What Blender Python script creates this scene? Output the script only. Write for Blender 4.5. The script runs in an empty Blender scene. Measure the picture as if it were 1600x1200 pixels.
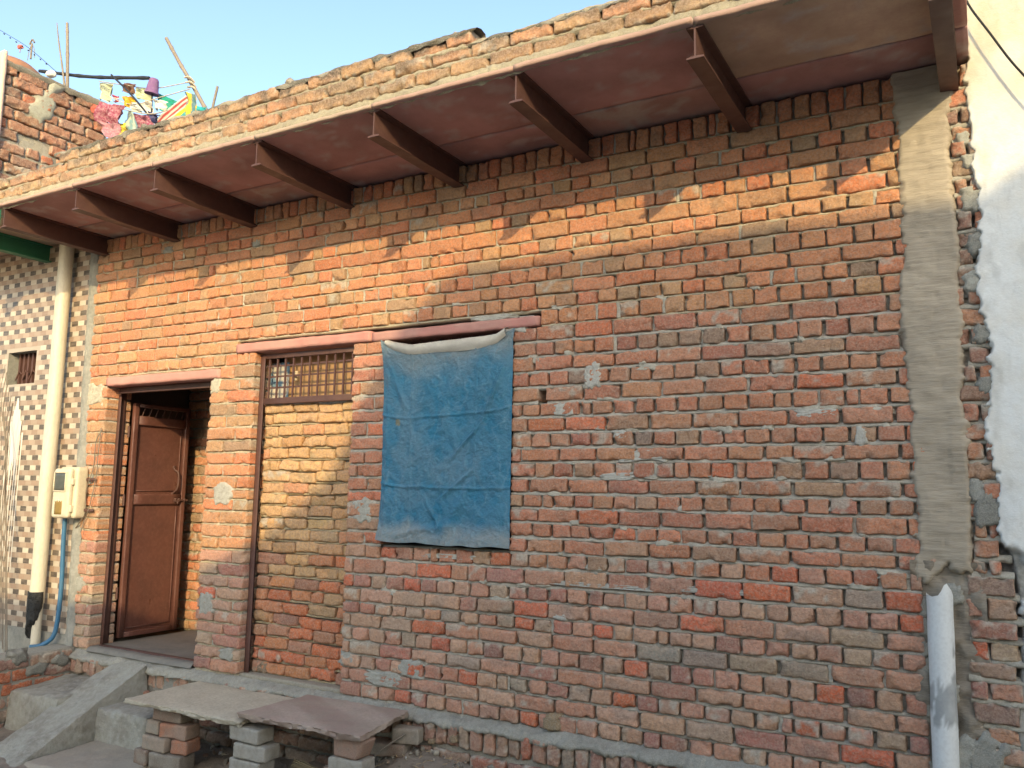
import bpy, math, random
import numpy as np
from mathutils import Vector, Matrix

rng = np.random.default_rng(7)
random.seed(7)
SC = bpy.context.scene
COL = SC.collection

# ------------------------------------------------------------------ camera numbers
CAM = np.array([0.0416, -4.1736, 1.2670])
RT = np.array([0.8700539974, 0.4926702143, 0.0167958752])
UP = np.array([0.0483236984, -0.1191480465, 0.9916998352])
FW = np.array([-0.4905821661, 0.8620207671, 0.1274728810])
FPX = 1313.2


def ray(x, y):
    return FW + RT * (x - 800) / FPX - UP * (y - 600) / FPX


def at(x, y, Y):
    """real point at depth Y behind (+) or before (-) the facade that the survey of the photo gives"""
    d = ray(x, y)
    return CAM + d * (Y - CAM[1]) / d[1]


# ------------------------------------------------------------------ noise
def _h(i, j, k):
    n = (i * 374761393 + j * 668265263 + k * 1274126177) & 0xFFFFFFFF
    n = ((n ^ (n >> 13)) * 1274126177) & 0xFFFFFFFF
    n = ((n ^ (n >> 16)) * 2246822519) & 0xFFFFFFFF
    return ((n ^ (n >> 15)) & 0xFFFFFF) / float(0xFFFFFF)


def vn(x, y, z):
    x, y, z = np.broadcast_arrays(np.asarray(x, float), np.asarray(y, float), np.asarray(z, float))
    xi, yi, zi = np.floor(x).astype(np.int64), np.floor(y).astype(np.int64), np.floor(z).astype(np.int64)
    fx, fy, fz = x - xi, y - yi, z - zi
    fx, fy, fz = [f * f * (3 - 2 * f) for f in (fx, fy, fz)]
    r = 0
    for a in (0, 1):
        for b in (0, 1):
            for c in (0, 1):
                w = (fx if a else 1 - fx) * (fy if b else 1 - fy) * (fz if c else 1 - fz)
                r = r + w * _h(xi + a, yi + b, zi + c)
    return r


def fbm(x, y, z, o=3):
    s, a, t = 0, 1.0, 0
    for i in range(o):
        s = s + a * vn(x * 2 ** i + 17 * i, y * 2 ** i + 5 * i, z * 2 ** i + 9 * i)
        t += a
        a *= 0.5
    return s / t


def sst(a, b, x):
    t = np.clip((x - a) / (b - a), 0, 1)
    return t * t * (3 - 2 * t)


# ------------------------------------------------------------------ mesh accumulator
class Acc:
    def __init__(s):
        s.v, s.f, s.c, s.m, s.n = [], [], [], [], 0

    def add(s, v, f, c=(0.5, 0.5, 0.5), m=0):
        v = np.asarray(v, float).reshape(-1, 3)
        f = np.asarray(f, np.int64)
        c = np.asarray(c, float)
        if c.ndim == 1:
            c = np.tile(c, (len(v), 1))
        s.v.append(v); s.c.append(c)
        s.f.append((f + s.n)); s.m.append(np.full(len(f), m))
        s.n += len(v)

    def build(s, name, mats, parent=None, smooth=True, sharp=None):
        v = np.concatenate(s.v); c = np.concatenate(s.c)
        me = bpy.data.meshes.new(name)
        me.vertices.add(len(v)); me.vertices.foreach_set('co', v.ravel())
        lens = np.concatenate([np.full(len(f), f.shape[1]) for f in s.f])
        loops = np.concatenate([f.ravel() for f in s.f])
        me.loops.add(len(loops)); me.loops.foreach_set('vertex_index', loops)
        me.polygons.add(len(lens))
        st = np.concatenate([[0], np.cumsum(lens)[:-1]])
        me.polygons.foreach_set('loop_start', st); me.polygons.foreach_set('loop_total', lens)
        me.polygons.foreach_set('material_index', np.concatenate(s.m))
        me.polygons.foreach_set('use_smooth', np.full(len(lens), smooth))
        me.update(calc_edges=True); me.validate()
        a = me.color_attributes.new('Col', 'FLOAT_COLOR', 'POINT')
        a.data.foreach_set('color', np.concatenate([c, np.ones((len(c), 1))], 1).ravel())
        if sharp: me.set_sharp_from_angle(angle=math.radians(sharp))
        for mt in (mats if isinstance(mats, (list, tuple)) else [mats]):
            me.materials.append(mt)
        o = bpy.data.objects.new(name, me); COL.objects.link(o)
        if parent: o.parent = parent
        return o


def grid_faces(nu, nv, flip=False):
    i, j = np.meshgrid(np.arange(nu - 1), np.arange(nv - 1), indexing='ij')
    a = i * nv + j
    f = np.stack([a, a + nv, a + nv + 1, a + 1], -1).reshape(-1, 4)
    return f[:, ::-1] if flip else f


BOXF = np.array([[0, 1, 3, 2], [4, 6, 7, 5], [0, 4, 5, 1], [2, 3, 7, 6], [0, 2, 6, 4], [1, 5, 7, 3]])


def box(acc, x0, x1, y0, y1, z0, z1, c=(0.5, 0.5, 0.5), m=0):
    v = [[x, y, z] for x in (x0, x1) for y in (y0, y1) for z in (z0, z1)]
    acc.add(v, BOXF, c, m)


_T = {}


def cube_tpl(n):
    if n in _T: return _T[n]
    nx, ny, nz = n
    ax = [np.linspace(-1, 1, k + 1) for k in n]
    P, F, base = [], [], 0
    for d in range(3):
        a, b = [(1, 2), (2, 0), (0, 1)][d]
        for sgn in (-1, 1):
            A, B = np.meshgrid(ax[a], ax[b], indexing='ij')
            p = np.zeros(A.shape + (3,)); p[..., d] = sgn; p[..., a] = A; p[..., b] = B
            P.append(p.reshape(-1, 3)); F.append(grid_faces(len(ax[a]), len(ax[b]), sgn < 0) + base)
            base += A.size
    P = np.concatenate(P); F = np.concatenate(F)
    u, inv = np.unique(np.round(P, 5), axis=0, return_inverse=True)
    _T[n] = (u, inv.reshape(-1)[F])
    return _T[n]


def rbox(acc, cen, size, r=0.008, n=(10, 6, 5), rough=0.0, fr=25, rot=None, c=(0.5, 0.5, 0.5), m=0, colfn=None):
    """a box with rounded edges and, for stone or brick, a worn uneven surface"""
    t, F = cube_tpl(n)
    h = np.asarray(size, float) / 2
    # pull the second and last rings next to the edges
    p = np.sign(t) * (np.abs(t) ** 0.8) * h
    q = np.clip(p, -(h - r), h - r)
    d = p - q
    L = np.linalg.norm(d, axis=1, keepdims=True)
    p = np.where(L > 1e-9, q + d / np.maximum(L, 1e-9) * np.minimum(L, r), p)
    if rough:
        off = rng.random(3) * 99
        nn = np.stack([fbm(p[:, 0] * fr + off[0] + 31 * k, p[:, 1] * fr + off[1], p[:, 2] * fr + off[2]) - 0.5 for k in range(3)], 1)
        p = p + nn * rough * 2
        cut = np.clip(fbm(p[:, 0] * fr * .4 + off[2], p[:, 1] * fr * .4, p[:, 2] * fr * .4, 2) - 0.62, 0, 1) * rough * 6
        p = p - p / np.maximum(np.linalg.norm(p, axis=1, keepdims=True), 1e-6) * cut[:, None]
    cc = colfn(p) if colfn else c
    if rot is not None:
        p = p @ np.array(Matrix.Rotation(rot[2], 3, 'Z') @ Matrix.Rotation(rot[1], 3, 'Y') @ Matrix.Rotation(rot[0], 3, 'X')).T
    acc.add(p + np.asarray(cen, float), F, cc, m)


def tube(acc, pts, r, seg=8, c=(0.5, 0.5, 0.5), m=0, cap=True):
    pts = np.asarray(pts, float); n = len(pts)
    rr = np.broadcast_to(np.asarray(r, float), (n,))
    tg = np.gradient(pts, axis=0); tg /= np.maximum(np.linalg.norm(tg, axis=1, keepdims=True), 1e-9)
    ref = np.array([0, 0, 1.0]) if abs(tg[0, 2]) < 0.9 else np.array([1.0, 0, 0])
    V = []
    for k in range(n):
        a = np.cross(tg[k], ref); a /= np.linalg.norm(a); b = np.cross(a, tg[k]); ref = b
        th = np.arange(seg) / seg * 2 * math.pi
        V.append(pts[k] + rr[k] * (np.cos(th)[:, None] * a + np.sin(th)[:, None] * b))
    V = np.concatenate(V)
    F = [[k * seg + s, k * seg + (s + 1) % seg, (k + 1) * seg + (s + 1) % seg, (k + 1) * seg + s] for k in range(n - 1) for s in range(seg)]
    acc.add(V, F, c, m)
    if cap:
        for k, rev in ((0, False), (n - 1, True)):
            ring = V[k * seg:(k + 1) * seg]
            if rev: ring = ring[::-1]
            acc.add(ring, [list(range(seg))], c if np.ndim(c) == 1 else c[0], m)


def spline(pts, n=8):
    pts = np.asarray(pts, float); P = np.vstack([2 * pts[0] - pts[1], pts, 2 * pts[-1] - pts[-2]]); out = []
    for i in range(1, len(P) - 2):
        for t in np.linspace(0, 1, n, endpoint=False):
            a, b, c, d = P[i - 1:i + 3]
            out.append(0.5 * ((2 * b) + (c - a) * t + (2 * a - 5 * b + 4 * c - d) * t * t + (-a + 3 * b - 3 * c + d) * t ** 3))
    out.append(pts[-1]); return np.array(out)


# ------------------------------------------------------------------ things
def empty(name, loc, label, cat, group=None):
    o = bpy.data.objects.new(name, None); COL.objects.link(o); o.location = loc
    tag(o, label, cat, group); return o


def tag(o, label=None, cat=None, group=None, kind=None):
    if label: o['label'] = label
    if cat: o['category'] = cat
    if group: o['group'] = group
    if kind: o['kind'] = kind
    return o


# ------------------------------------------------------------------ materials
def mat(name, col=None, rough=0.85, mott=None, mott2=None, bump=None, bump2=None, spec=0.3, attr=False, metal=0.0, aniso=None, rvar=0.0):
    """col: colour, or attr=True for the mesh's own colours; mott=(scale, amount, colour); bump=(scale, strength, distance)"""
    m = bpy.data.materials.new(name); m.use_nodes = True
    nt = m.node_tree; N, L = nt.nodes, nt.links
    b = N['Principled BSDF']; b.inputs['Roughness'].default_value = rough
    b.inputs['Specular IOR Level'].default_value = spec; b.inputs['Metallic'].default_value = metal
    tc = N.new('ShaderNodeTexCoord'); src = tc.outputs['Object']
    if aniso:
        mp = N.new('ShaderNodeMapping'); mp.inputs['Scale'].default_value = aniso; L.new(src, mp.inputs['Vector']); src = mp.outputs['Vector']
    if attr:
        a = N.new('ShaderNodeAttribute'); a.attribute_name = 'Col'; cs = a.outputs['Color']
    else:
        a = N.new('ShaderNodeRGB'); a.outputs[0].default_value = (*col, 1); cs = a.outputs[0]

    def noise(scale, det=6, ro=0.6):
        n = N.new('ShaderNodeTexNoise'); n.inputs['Scale'].default_value = scale
        n.inputs['Detail'].default_value = det; n.inputs['Roughness'].default_value = ro
        L.new(src, n.inputs['Vector']); return n.outputs['Fac']
    for mo in (mott, mott2):
        if not mo: continue
        f = noise(mo[0])
        mr = N.new('ShaderNodeMapRange'); mr.inputs['From Min'].default_value = 0.42; mr.inputs['From Max'].default_value = 0.68
        mr.inputs['To Max'].default_value = mo[1]; L.new(f, mr.inputs['Value'])
        mx = N.new('ShaderNodeMix'); mx.data_type = 'RGBA'
        if len(mo) > 3: mx.blend_type = mo[3]
        L.new(mr.outputs[0], mx.inputs['Factor']); L.new(cs, mx.inputs['A']); mx.inputs['B'].default_value = (*mo[2], 1)
        cs = mx.outputs['Result']
    L.new(cs, b.inputs['Base Color'])
    if rvar:
        f = noise(9); mr = N.new('ShaderNodeMapRange'); mr.inputs['From Min'].default_value = .3; mr.inputs['From Max'].default_value = .7
        mr.inputs['To Min'].default_value = max(.05, rough - rvar); mr.inputs['To Max'].default_value = min(1, rough + rvar)
        L.new(f, mr.inputs['Value']); L.new(mr.outputs[0], b.inputs['Roughness'])
    prev = None
    for bu in (bump, bump2):
        if not bu: continue
        f = noise(bu[0], 8, 0.65)
        bn = N.new('ShaderNodeBump'); bn.inputs['Strength'].default_value = bu[1]; bn.inputs['Distance'].default_value = bu[2]
        L.new(f, bn.inputs['Height'])
        if prev: L.new(prev, bn.inputs['Normal'])
        prev = bn.outputs['Normal']
    if prev: L.new(prev, b.inputs['Normal'])
    return m


M = {}
M['brick'] = mat('brick', attr=True, rough=0.92, mott=(62, 0.5, (0.20, 0.12, 0.09)), mott2=(95, 0.42, (0.56, 0.42, 0.32)), bump=(80, 1.0, 0.008), bump2=(200, 0.9, 0.004), spec=0.12)
M['mortar'] = mat('mortar', attr=True, rough=0.97, mott=(45, 0.45, (0.16, 0.14, 0.11)), mott2=(190, 0.4, (0.5, 0.47, 0.4)), bump=(120, 0.8, 0.006), bump2=(330, 0.5, 0.002), spec=0.1)
M['trowelled'] = mat('trowelled_cement', attr=True, rough=0.95, mott=(14, 0.4, (0.19, 0.165, 0.125)), mott2=(90, 0.3, (0.4, 0.37, 0.3)), bump=(30, 0.75, 0.007), bump2=(140, 0.5, 0.003), spec=0.1, aniso=(0.35, 1, 3.2))
M['slab'] = mat('sandstone_slab', attr=True, rough=0.85, mott=(7, 0.3, (0.22, 0.115, 0.105)), mott2=(60, 0.3, (0.40, 0.26, 0.22)), bump=(28, 0.5, 0.006), bump2=(150, 0.4, 0.002), spec=0.2)
M['bench'] = mat('bench_stone', attr=True, rough=0.85, mott=(6, 0.5, (0.37, 0.32, 0.245)), mott2=(60, 0.45, (0.27, 0.23, 0.18)), bump=(24, 0.6, 0.008), bump2=(140, 0.5, 0.003), spec=0.2)
M['steel'] = mat('painted_steel', (0.088, 0.043, 0.036), 0.55, mott=(16, 0.5, (0.13, 0.068, 0.05)), mott2=(70, 0.4, (0.07, 0.035, 0.028)), bump=(90, 0.25, 0.002), spec=0.4, rvar=0.15)
M['door'] = mat('door_paint', (0.125, 0.050, 0.038), 0.42, mott=(5, 0.6, (0.075, 0.033, 0.027)), mott2=(38, 0.3, (0.20, 0.105, 0.08)), bump=(7, 0.12, 0.006), bump2=(120, 0.12, 0.001), spec=0.5, rvar=0.15)
M['green'] = mat('green_paint', (0.03, 0.16, 0.085), 0.5, mott=(20, 0.4, (0.05, 0.2, 0.12)), spec=0.4)
M['tile'] = mat('glazed_tile', attr=True, rough=0.3, mott=(11, 0.35, (0.36, 0.29, 0.22)), mott2=(120, 0.15, (0.5, 0.43, 0.36)), spec=0.5, bump=(30, 0.06, 0.002), aniso=(1, 1, 4))
M['pvc'] = mat('pvc_pipe', (0.60, 0.55, 0.43), 0.45, mott=(4, 0.4, (0.50, 0.43, 0.31)), mott2=(60, 0.25, (0.34, 0.29, 0.22)), spec=0.45, bump=(20, 0.05, 0.002), aniso=(1, 1, .35))
M['pvcw'] = mat('white_pvc', attr=True, rough=0.45, mott=(14, 0.3, (0.62, 0.64, 0.62)), mott2=(70, 0.25, (0.4, 0.4, 0.38)), spec=0.45, bump=(60, 0.1, 0.002))
M['plaster'] = mat('lime_plaster', attr=True, rough=0.93, mott=(6, 0.4, (0.66, 0.60, 0.48)), mott2=(60, 0.25, (0.62, 0.6, 0.56)), bump=(18, 0.5, 0.01), bump2=(120, 0.4, 0.003), spec=0.15)
M['cement'] = mat('cement', (0.27, 0.265, 0.235), 0.93, mott=(7, 0.6, (0.155, 0.16, 0.145)), mott2=(40, 0.4, (0.38, 0.37, 0.32)), bump=(22, 0.5, 0.01), bump2=(120, 0.5, 0.003), spec=0.15)
M['steps'] = mat('worn_step_cement', (0.33, 0.32, 0.27), 0.93, mott=(5, 0.75, (0.19, 0.165, 0.13)), mott2=(26, 0.6, (0.42, 0.41, 0.36)), bump=(14, 0.9, 0.025), bump2=(90, 0.8, 0.006), spec=0.15)
M['tarp'] = mat('woven_tarpaulin', attr=True, rough=0.38, mott=(9, 0.15, (0.13, 0.25, 0.30)), mott2=(50, 0.25, (0.05, 0.24, 0.33)), bump=(14, 0.9, 0.03), bump2=(60, 0.8, 0.010), spec=0.4)
M['cloth'] = mat('cloth', attr=True, rough=0.9, mott=(40, 0.2, (0.3, 0.25, 0.25)), bump=(40, 0.4, 0.01), spec=0.1)
M['print'] = mat('printed_cloth', attr=True, rough=0.9, mott=(60, 0.75, (0.45, 0.30, 0.31)), bump=(30, 0.4, 0.01), spec=0.1)
M['bamboo'] = mat('bamboo', (0.22, 0.185, 0.145), 0.7, mott=(6, 0.6, (0.13, 0.105, 0.08)), mott2=(50, 0.3, (0.30, 0.26, 0.21)), spec=0.3, aniso=(1, 1, .3))
M['blackpole'] = mat('weathered_black', (0.018, 0.020, 0.024), 0.6, mott=(20, 0.5, (0.05, 0.05, 0.055)), spec=0.35)
M['wire'] = mat('cable', (0.02, 0.02, 0.02), 0.6)
M['greywire'] = mat('grey_wire', (0.20, 0.17, 0.13), 0.7)
M['rope'] = mat('rope', (0.42, 0.38, 0.30), 0.9)
M['bluepipe'] = mat('blue_conduit', (0.035, 0.13, 0.24), 0.45, spec=0.4, mott=(14, 0.3, (0.10, 0.18, 0.24)))
M['cream'] = mat('cream_plastic', (0.62, 0.55, 0.40), 0.45, mott=(12, 0.35, (0.46, 0.38, 0.26)), mott2=(90, 0.2, (0.3, 0.25, 0.18)), spec=0.4)
M['screen'] = mat('meter_window', (0.07, 0.075, 0.065), 0.3, mott=(30, 0.4, (0.13, 0.13, 0.11)), spec=0.5)
M['brass'] = mat('ochre_sticker', (0.26, 0.17, 0.045), 0.6, mott=(40, 0.3, (0.17, 0.11, 0.04)))
M['tar'] = mat('black_tar', (0.008, 0.008, 0.007), 0.45, bump=(40, 0.9, 0.02), spec=0.5)
M['board'] = mat('plywood', (0.42, 0.25, 0.12), 0.8, mott=(9, 0.5, (0.30, 0.17, 0.08)), mott2=(80, 0.3, (0.5, 0.34, 0.2)), aniso=(1, 1, .2))
M['dark'] = mat('dark_plaster', (0.10, 0.08, 0.065), 0.95, mott=(5, 0.5, (0.06, 0.05, 0.04)))  # plain dark colour for the inner room walls and the small window's backing
M['floor'] = mat('floor_stone', (0.20, 0.19, 0.165), 0.7, mott=(6, 0.6, (0.12, 0.115, 0.105)), mott2=(30, 0.4, (0.27, 0.24, 0.19)), bump=(20, 0.3, 0.005), spec=0.3)
M['ground'] = mat('dirt', attr=True, rough=0.97, mott=(9, 0.5, (0.15, 0.12, 0.09)), mott2=(70, 0.5, (0.30, 0.26, 0.21)), bump=(40, 0.9, 0.02), bump2=(180, 0.6, 0.005), spec=0.1)
M['stone'] = mat('rubble_stone', attr=True, rough=0.95, mott=(30, 0.45, (0.18, 0.15, 0.12)), mott2=(150, 0.3, (0.42, 0.38, 0.32)), bump=(70, 0.6, 0.005), spec=0.1)
M['straw'] = mat('straw', attr=True, rough=0.85)
M['tank'] = mat('tank_plastic', (0.30, 0.15, 0.085), 0.6, mott=(5, 0.4, (0.36, 0.20, 0.12)), spec=0.3)
M['pink'] = mat('pink_limewash', (0.70, 0.50, 0.38), 0.92, mott=(8, 0.4, (0.58, 0.40, 0.30)), bump=(60, 0.4, 0.004))
M['creamwall'] = mat('cream_limewash', (0.74, 0.68, 0.58), 0.92, mott=(3, 0.4, (0.58, 0.51, 0.42)), bump=(40, 0.4, 0.005))
M['shutter'] = mat('green_shutter', (0.05, 0.11, 0.09), 0.6)

# ------------------------------------------------------------------ brickwork
MORT = np.array([0.45, 0.42, 0.345])


def pick(pal):
    w = np.array([p[0] for p in pal], float); i = rng.choice(len(pal), p=w / w.sum())
    return np.array(pal[i][1]) * np.array([1.42, 1.23, 1.08]) * (0.88 + 0.24 * rng.random()) + (rng.random(3) - .5) * 0.015


PAL_TOP = [(5, (0.42, 0.20, 0.11)), (4, (0.40, 0.225, 0.125)), (2, (0.44, 0.175, 0.095)), (1.2, (0.36, 0.24, 0.14)), (0.7, (0.27, 0.20, 0.13))]
PAL_MID = [(6, (0.37, 0.175, 0.115)), (4, (0.345, 0.19, 0.125)), (2, (0.31, 0.14, 0.10)), (1.3, (0.29, 0.20, 0.14)), (0.45, (0.22, 0.17, 0.13)), (.8, (0.43, 0.15, 0.085))]
PAL_LOW = [(5, (0.36, 0.215, 0.165)), (4, (0.36, 0.25, 0.19)), (2.4, (0.29, 0.155, 0.13)), (1.5, (0.43, 0.13, 0.075)), (1.4, (0.30, 0.25, 0.195)), (.8, (0.25, 0.23, 0.195))]
PAL_INF = [(6, (0.43, 0.30, 0.16)), (4, (0.40, 0.26, 0.13)), (2, (0.42, 0.22, 0.12))]
PAL_INFLOW = [(3, (0.37, 0.17, 0.085)), (3, (0.40, 0.13, 0.06)), (2, (0.34, 0.23, 0.13)), (2, (0.28, 0.15, 0.10))]
PAL_PAR = [(5, (0.33, 0.235, 0.145)), (3, (0.35, 0.205, 0.125)), (2, (0.30, 0.235, 0.15))]
PAL_OLD = [(4, (0.27, 0.145, 0.10)), (3, (0.24, 0.15, 0.11)), (1.2, (0.33, 0.115, 0.065)), (1.5, (0.19, 0.135, 0.105))]


def rowpos(L, r):
    n = max(2, int(round((L - 2 * r) / 0.0095)))
    return np.concatenate([[0, r * .45], np.linspace(r, L - r, n), [L - r * .45, L]])


def brick(acc, A, X, Z, Nn, L, H, depth, base, proud=0.0, r=0.009, rough=1.0, dust=0.3, white=0.15, grime=0.0):
    """one brick: A = lower left corner of its face, X/Z = its face axes, Nn = outward normal"""
    us, zs = rowpos(L, r), rowpos(H, r)
    U, W = np.meshgrid(us, zs, indexing='ij')
    dx = np.maximum(0, r - np.minimum(U, L - U)); dz = np.maximum(0, r - np.minimum(W, H - W))
    q = np.sqrt(dx ** 2 + dz ** 2) / r
    qq = np.minimum(q, 1)
    y = r * (1 - np.sqrt(1 - qq ** 2 * 0.98))
    sc = np.where(q > 1, 1 / np.maximum(q, 1e-6), 1)
    u = np.where(dx > 0, np.where(U < L / 2, r - dx * sc, L - r + dx * sc), U)
    w = np.where(dz > 0, np.where(W < H / 2, r - dz * sc, H - r + dz * sc), W)
    o = rng.random(3) * 200
    edge = np.clip(1 - np.minimum(np.minimum(U, L - U), np.minimum(W, H - W)) / 0.02, 0, 1)
    u = u + (fbm(U * 30 + o[0], W * 30 + o[1], o[2], 2) - .5) * 0.010 * edge * rough
    w = w + (fbm(U * 26 + o[1], W * 30 + o[2], o[0], 2) - .5) * 0.011 * edge * rough
    n1 = fbm(U * 16 + o[0], W * 22, o[1], 2) - .5
    n2 = fbm(U * 55 + o[2], W * 75, o[0], 2) - .5
    n3 = fbm(U * 110 + o[1], W * 170 + o[0], o[2], 2) - .5
    crk = np.clip(.5 - np.abs(fbm(U * 13 + o[0], W * 34 + o[1], 2.7, 3) - .5) * 22, 0, .5) * sst(.45, .6, fbm(U * 7 + o[2], W * 9, 5.5, 2))
    chip = np.clip(fbm(U * 20 + o[1], W * 24 + o[0], 3.1, 2) - 0.60, 0, 1) * edge * 0.11
    y = y - n1 * 0.008 * rough - n2 * 0.0075 * rough - n3 * 0.0060 * rough + crk * .011 * rough + chip * rough
    y = y - proud + (U / L - .5) * (rng.random() - .5) * 0.006 + (W / H - .5) * (rng.random() - .5) * 0.007
    nu, nv = U.shape
    P = np.stack([u, y, w], -1).reshape(-1, 3)
    ring = np.concatenate([np.arange(nu) * nv, (nu - 1) * nv + np.arange(1, nv), np.arange(nu - 2, -1, -1) * nv + nv - 1, np.arange(nv - 2, 0, -1)])
    k = len(ring); n0 = len(P)
    R1 = P[ring].copy(); R1[:, 1] = np.maximum(R1[:, 1] + 0.012, 0.02 - proud)
    R2 = R1.copy(); R2[:, 1] = depth
    V = np.concatenate([P, R1, R2])
    F = list(grid_faces(nu, nv))
    nx = np.roll(np.arange(k), -1); i = np.arange(k)
    F = np.concatenate([grid_faces(nu, nv), np.stack([ring[i], n0 + i, n0 + nx, ring[nx]], 1), np.stack([n0 + i, n0 + k + i, n0 + k + nx, n0 + nx], 1)])
    # colours: burn marks, dusty and mortar-smeared edges
    Cc = np.tile(base, (len(V), 1))
    uu, ww = V[:, 0], V[:, 2]
    t = sst(.5, .66, fbm(uu * 9 + o[0], ww * 12 + o[1], 7.7, 2))[:, None] * (0.75 if rng.random() < .5 else 0.35)
    alt = base[[0, 1, 2]] * np.array([0.72, 0.85, 0.95]) if rng.random() < .6 else np.minimum(base * np.array([1.2, .9, .8]), .5)
    Cc = Cc * (1 - t) + alt * t
    e = np.clip(1 - np.minimum(np.minimum(uu, L - uu), np.minimum(ww, H - ww)) / 0.016, 0, 1)
    s = sst(.48, .72, fbm(uu * 45 + o[2], ww * 45 + o[0], 1.3, 2)) * e * dust * 1.6
    if rng.random() < white:
        s = np.maximum(s, sst(.52, .66, fbm(uu * 22 + o[1], ww * 26 + o[2], 4.4, 3) + (ww / H - .5) * .25) * .8)
    s = np.clip(s, 0, .9)[:, None]
    Cc = Cc * (1 - s) + MORT * 1.05 * s
    if grime:
        g = sst(.35, .7, fbm(uu * 14 + o[0], ww * 14 + o[2], 9.1, 3) + (ww / H - .5) * .5)[:, None] * grime
        Cc = Cc * (1 - g) + np.array([0.085, 0.075, 0.06]) * g
    ax = np.stack([X, -np.asarray(Nn, float), Z])
    V = np.asarray(A, float) + V @ ax
    acc.add(V, F, Cc, 0)


XA, YA, ZA = np.array([1., 0, 0]), np.array([0, 1., 0]), np.array([0, 0, 1.])
ZR = [3.149, 3.054, 2.9721, 2.8936, 2.8124, 2.7192, 2.6418, 2.5637, 2.4681, 2.3886, 2.3049, 2.2158, 2.1228, 2.0292, 1.9447, 1.8604, 1.7751, 1.6915, 1.604, 1.5224, 1.4362, 1.3474, 1.2648, 1.1879, 1.1031, 1.0197, 0.949, 0.8585, 0.7634, 0.6787, 0.5923, 0.5173, 0.4296, 0.3334, 0.2549, 0.1722, 0.0867, 0.0012]
ZL = [3.1549, 3.0694, 2.9889, 2.9084, 2.8229, 2.7302, 2.6458, 2.5592, 2.4809, 2.395, 2.3122, 2.2184, 2.1325, 2.0454, 1.9534, 1.8614, 1.7734, 1.688, 1.5969, 1.5063, 1.4211, 1.3463, 1.2565, 1.1822, 1.0983, 1.0088, 0.9158, 0.833, 0.7389, 0.6567, 0.5701, 0.497, 0.4239, 0.3524, 0.2718, 0.1869, 0.1071, 0.0183]
XR_END = -0.245


def zrow(k, x):
    if k < 0: return 3.272 + 0 * x
    t = np.clip((np.asarray(x, float) + 5.9) / 5.65, 0, 1.03)
    z = ZL[k] * (1 - t) + ZR[k] * t
    return z + (vn(np.asarray(x) * .9 + k * 3.3, k * 1.7, 0.5) - .5) * 0.014


def xleft(z): return -6.215 - 0.027 * z


OPEN = [(-6.035, -4.85, -0.1, 2.045), (-6.045, -4.745, 2.045, 2.122),          # door and its lintel
        (-4.415, -3.525, -0.1, 2.21), (-4.60, -3.372, 2.205, 2.285), (-3.372, -2.155, 2.205, 2.275),  # gate, the long lintel
        (-3.25, -2.335, 0.968, 2.21), (-2.165, -2.115, 1.80, 1.872)]         # window, putlog hole


def spans(x0, x1, z, ops=OPEN):
    s = [(x0, x1)]
    for a, b, c, d in ops:
        if c < z < d:
            n = []
            for p, q in s:
                if b <= p or a >= q: n.append((p, q)); continue
                if a - p > 0.03: n.append((p, a))
                if q - b > 0.03: n.append((b, q))
            s = n
    return s


def split(xa, xb, unit, first, jit=0.012):
    """joint positions from the right end of a run to its left end"""
    xs = [xb]; x = xb - first
    while x > xa + 0.035:
        xs.append(x)
        u = unit + rng.normal() * jit
        if rng.random() < 0.05: u *= rng.choice([0.5, 0.62, 0.78])
        x -= u
    xs.append(xa)
    if len(xs) > 2 and xs[-2] - xs[-1] < 0.045:
        xs.pop(-2)
    return xs


def bed_strip(acc, xa, xb, zf, gap, front, var, col, over=0.010, step=0.0105):
    n = max(3, int((xb - xa) / step)); x = np.linspace(xa, xb, n)
    z = zf(x); o = rng.random() * 100
    hw = gap / 2 + over * fbm(x * 14 + o, 0.3, o, 2)
    a = np.array([-1.3, -.75, 0, .75, 1.3])
    dy = np.array([.018, .001, .002, .010, .026])
    Zg = z[:, None] + a[None] * hw[:, None]
    yn = front + (fbm(x[:, None] * 22 + o, a[None] * 1.3 + 0 * x[:, None], o, 3) - .5) * 2 * var
    yn = yn + (fbm(x[:, None] * 62 + o, a[None] * 2.3 + 0 * x[:, None], 3.3, 2) - .5) * .010
    low = np.clip(fbm(x * 5 + o, 2.2, o, 2) - .5, 0, 1)[:, None] * 0.03
    Yg = yn + dy[None] + low
    P = np.stack([np.broadcast_to(x[:, None], Zg.shape), Yg, Zg], -1).reshape(-1, 3)
    c = col * (0.8 + 0.4 * fbm(P[:, 0] * 7 + o, P[:, 2] * 9, 1.1, 2))[:, None]
    acc.add(P, grid_faces(n, 5), c, 1)


def blob(acc, cx, cz, w, h, th=0.006, col=MORT, y=0.0, m=1, sharp=.25):
    n = max(10, int(max(w, h) / 0.009)); g = np.linspace(-1, 1, n)
    U, W = np.meshgrid(g, g, indexing='ij'); o = rng.random() * 90
    d = np.maximum(np.abs(U), np.abs(W)) * .55 + np.hypot(U, W) * .45 + (fbm(U * 2.5 + o, W * 2.5, o, 3) - .5) * .9
    mk = sst(.95, .95 - sharp, d)
    Y = y + 0.035 - mk * (0.035 + th) - (fbm(U * 6 + o, W * 6, 2.2, 3) - .5) * 0.008 * mk
    P = np.stack([cx + U * w / 2 * 1.15, Y, cz + W * h / 2 * 1.15], -1).reshape(-1, 3)
    c = np.asarray(col) * (0.8 + .4 * fbm(U * 5 + o, W * 5, 5.5, 3)).reshape(-1, 1)
    acc.add(P, grid_faces(n, n), c, m)


house = empty('brick_house', (-3.1, 0, 0), 'single storey house of unplastered red brick with a stone canopy on steel beams', 'house')
house.location = (0, 0, 0)

wall = Acc()


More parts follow.
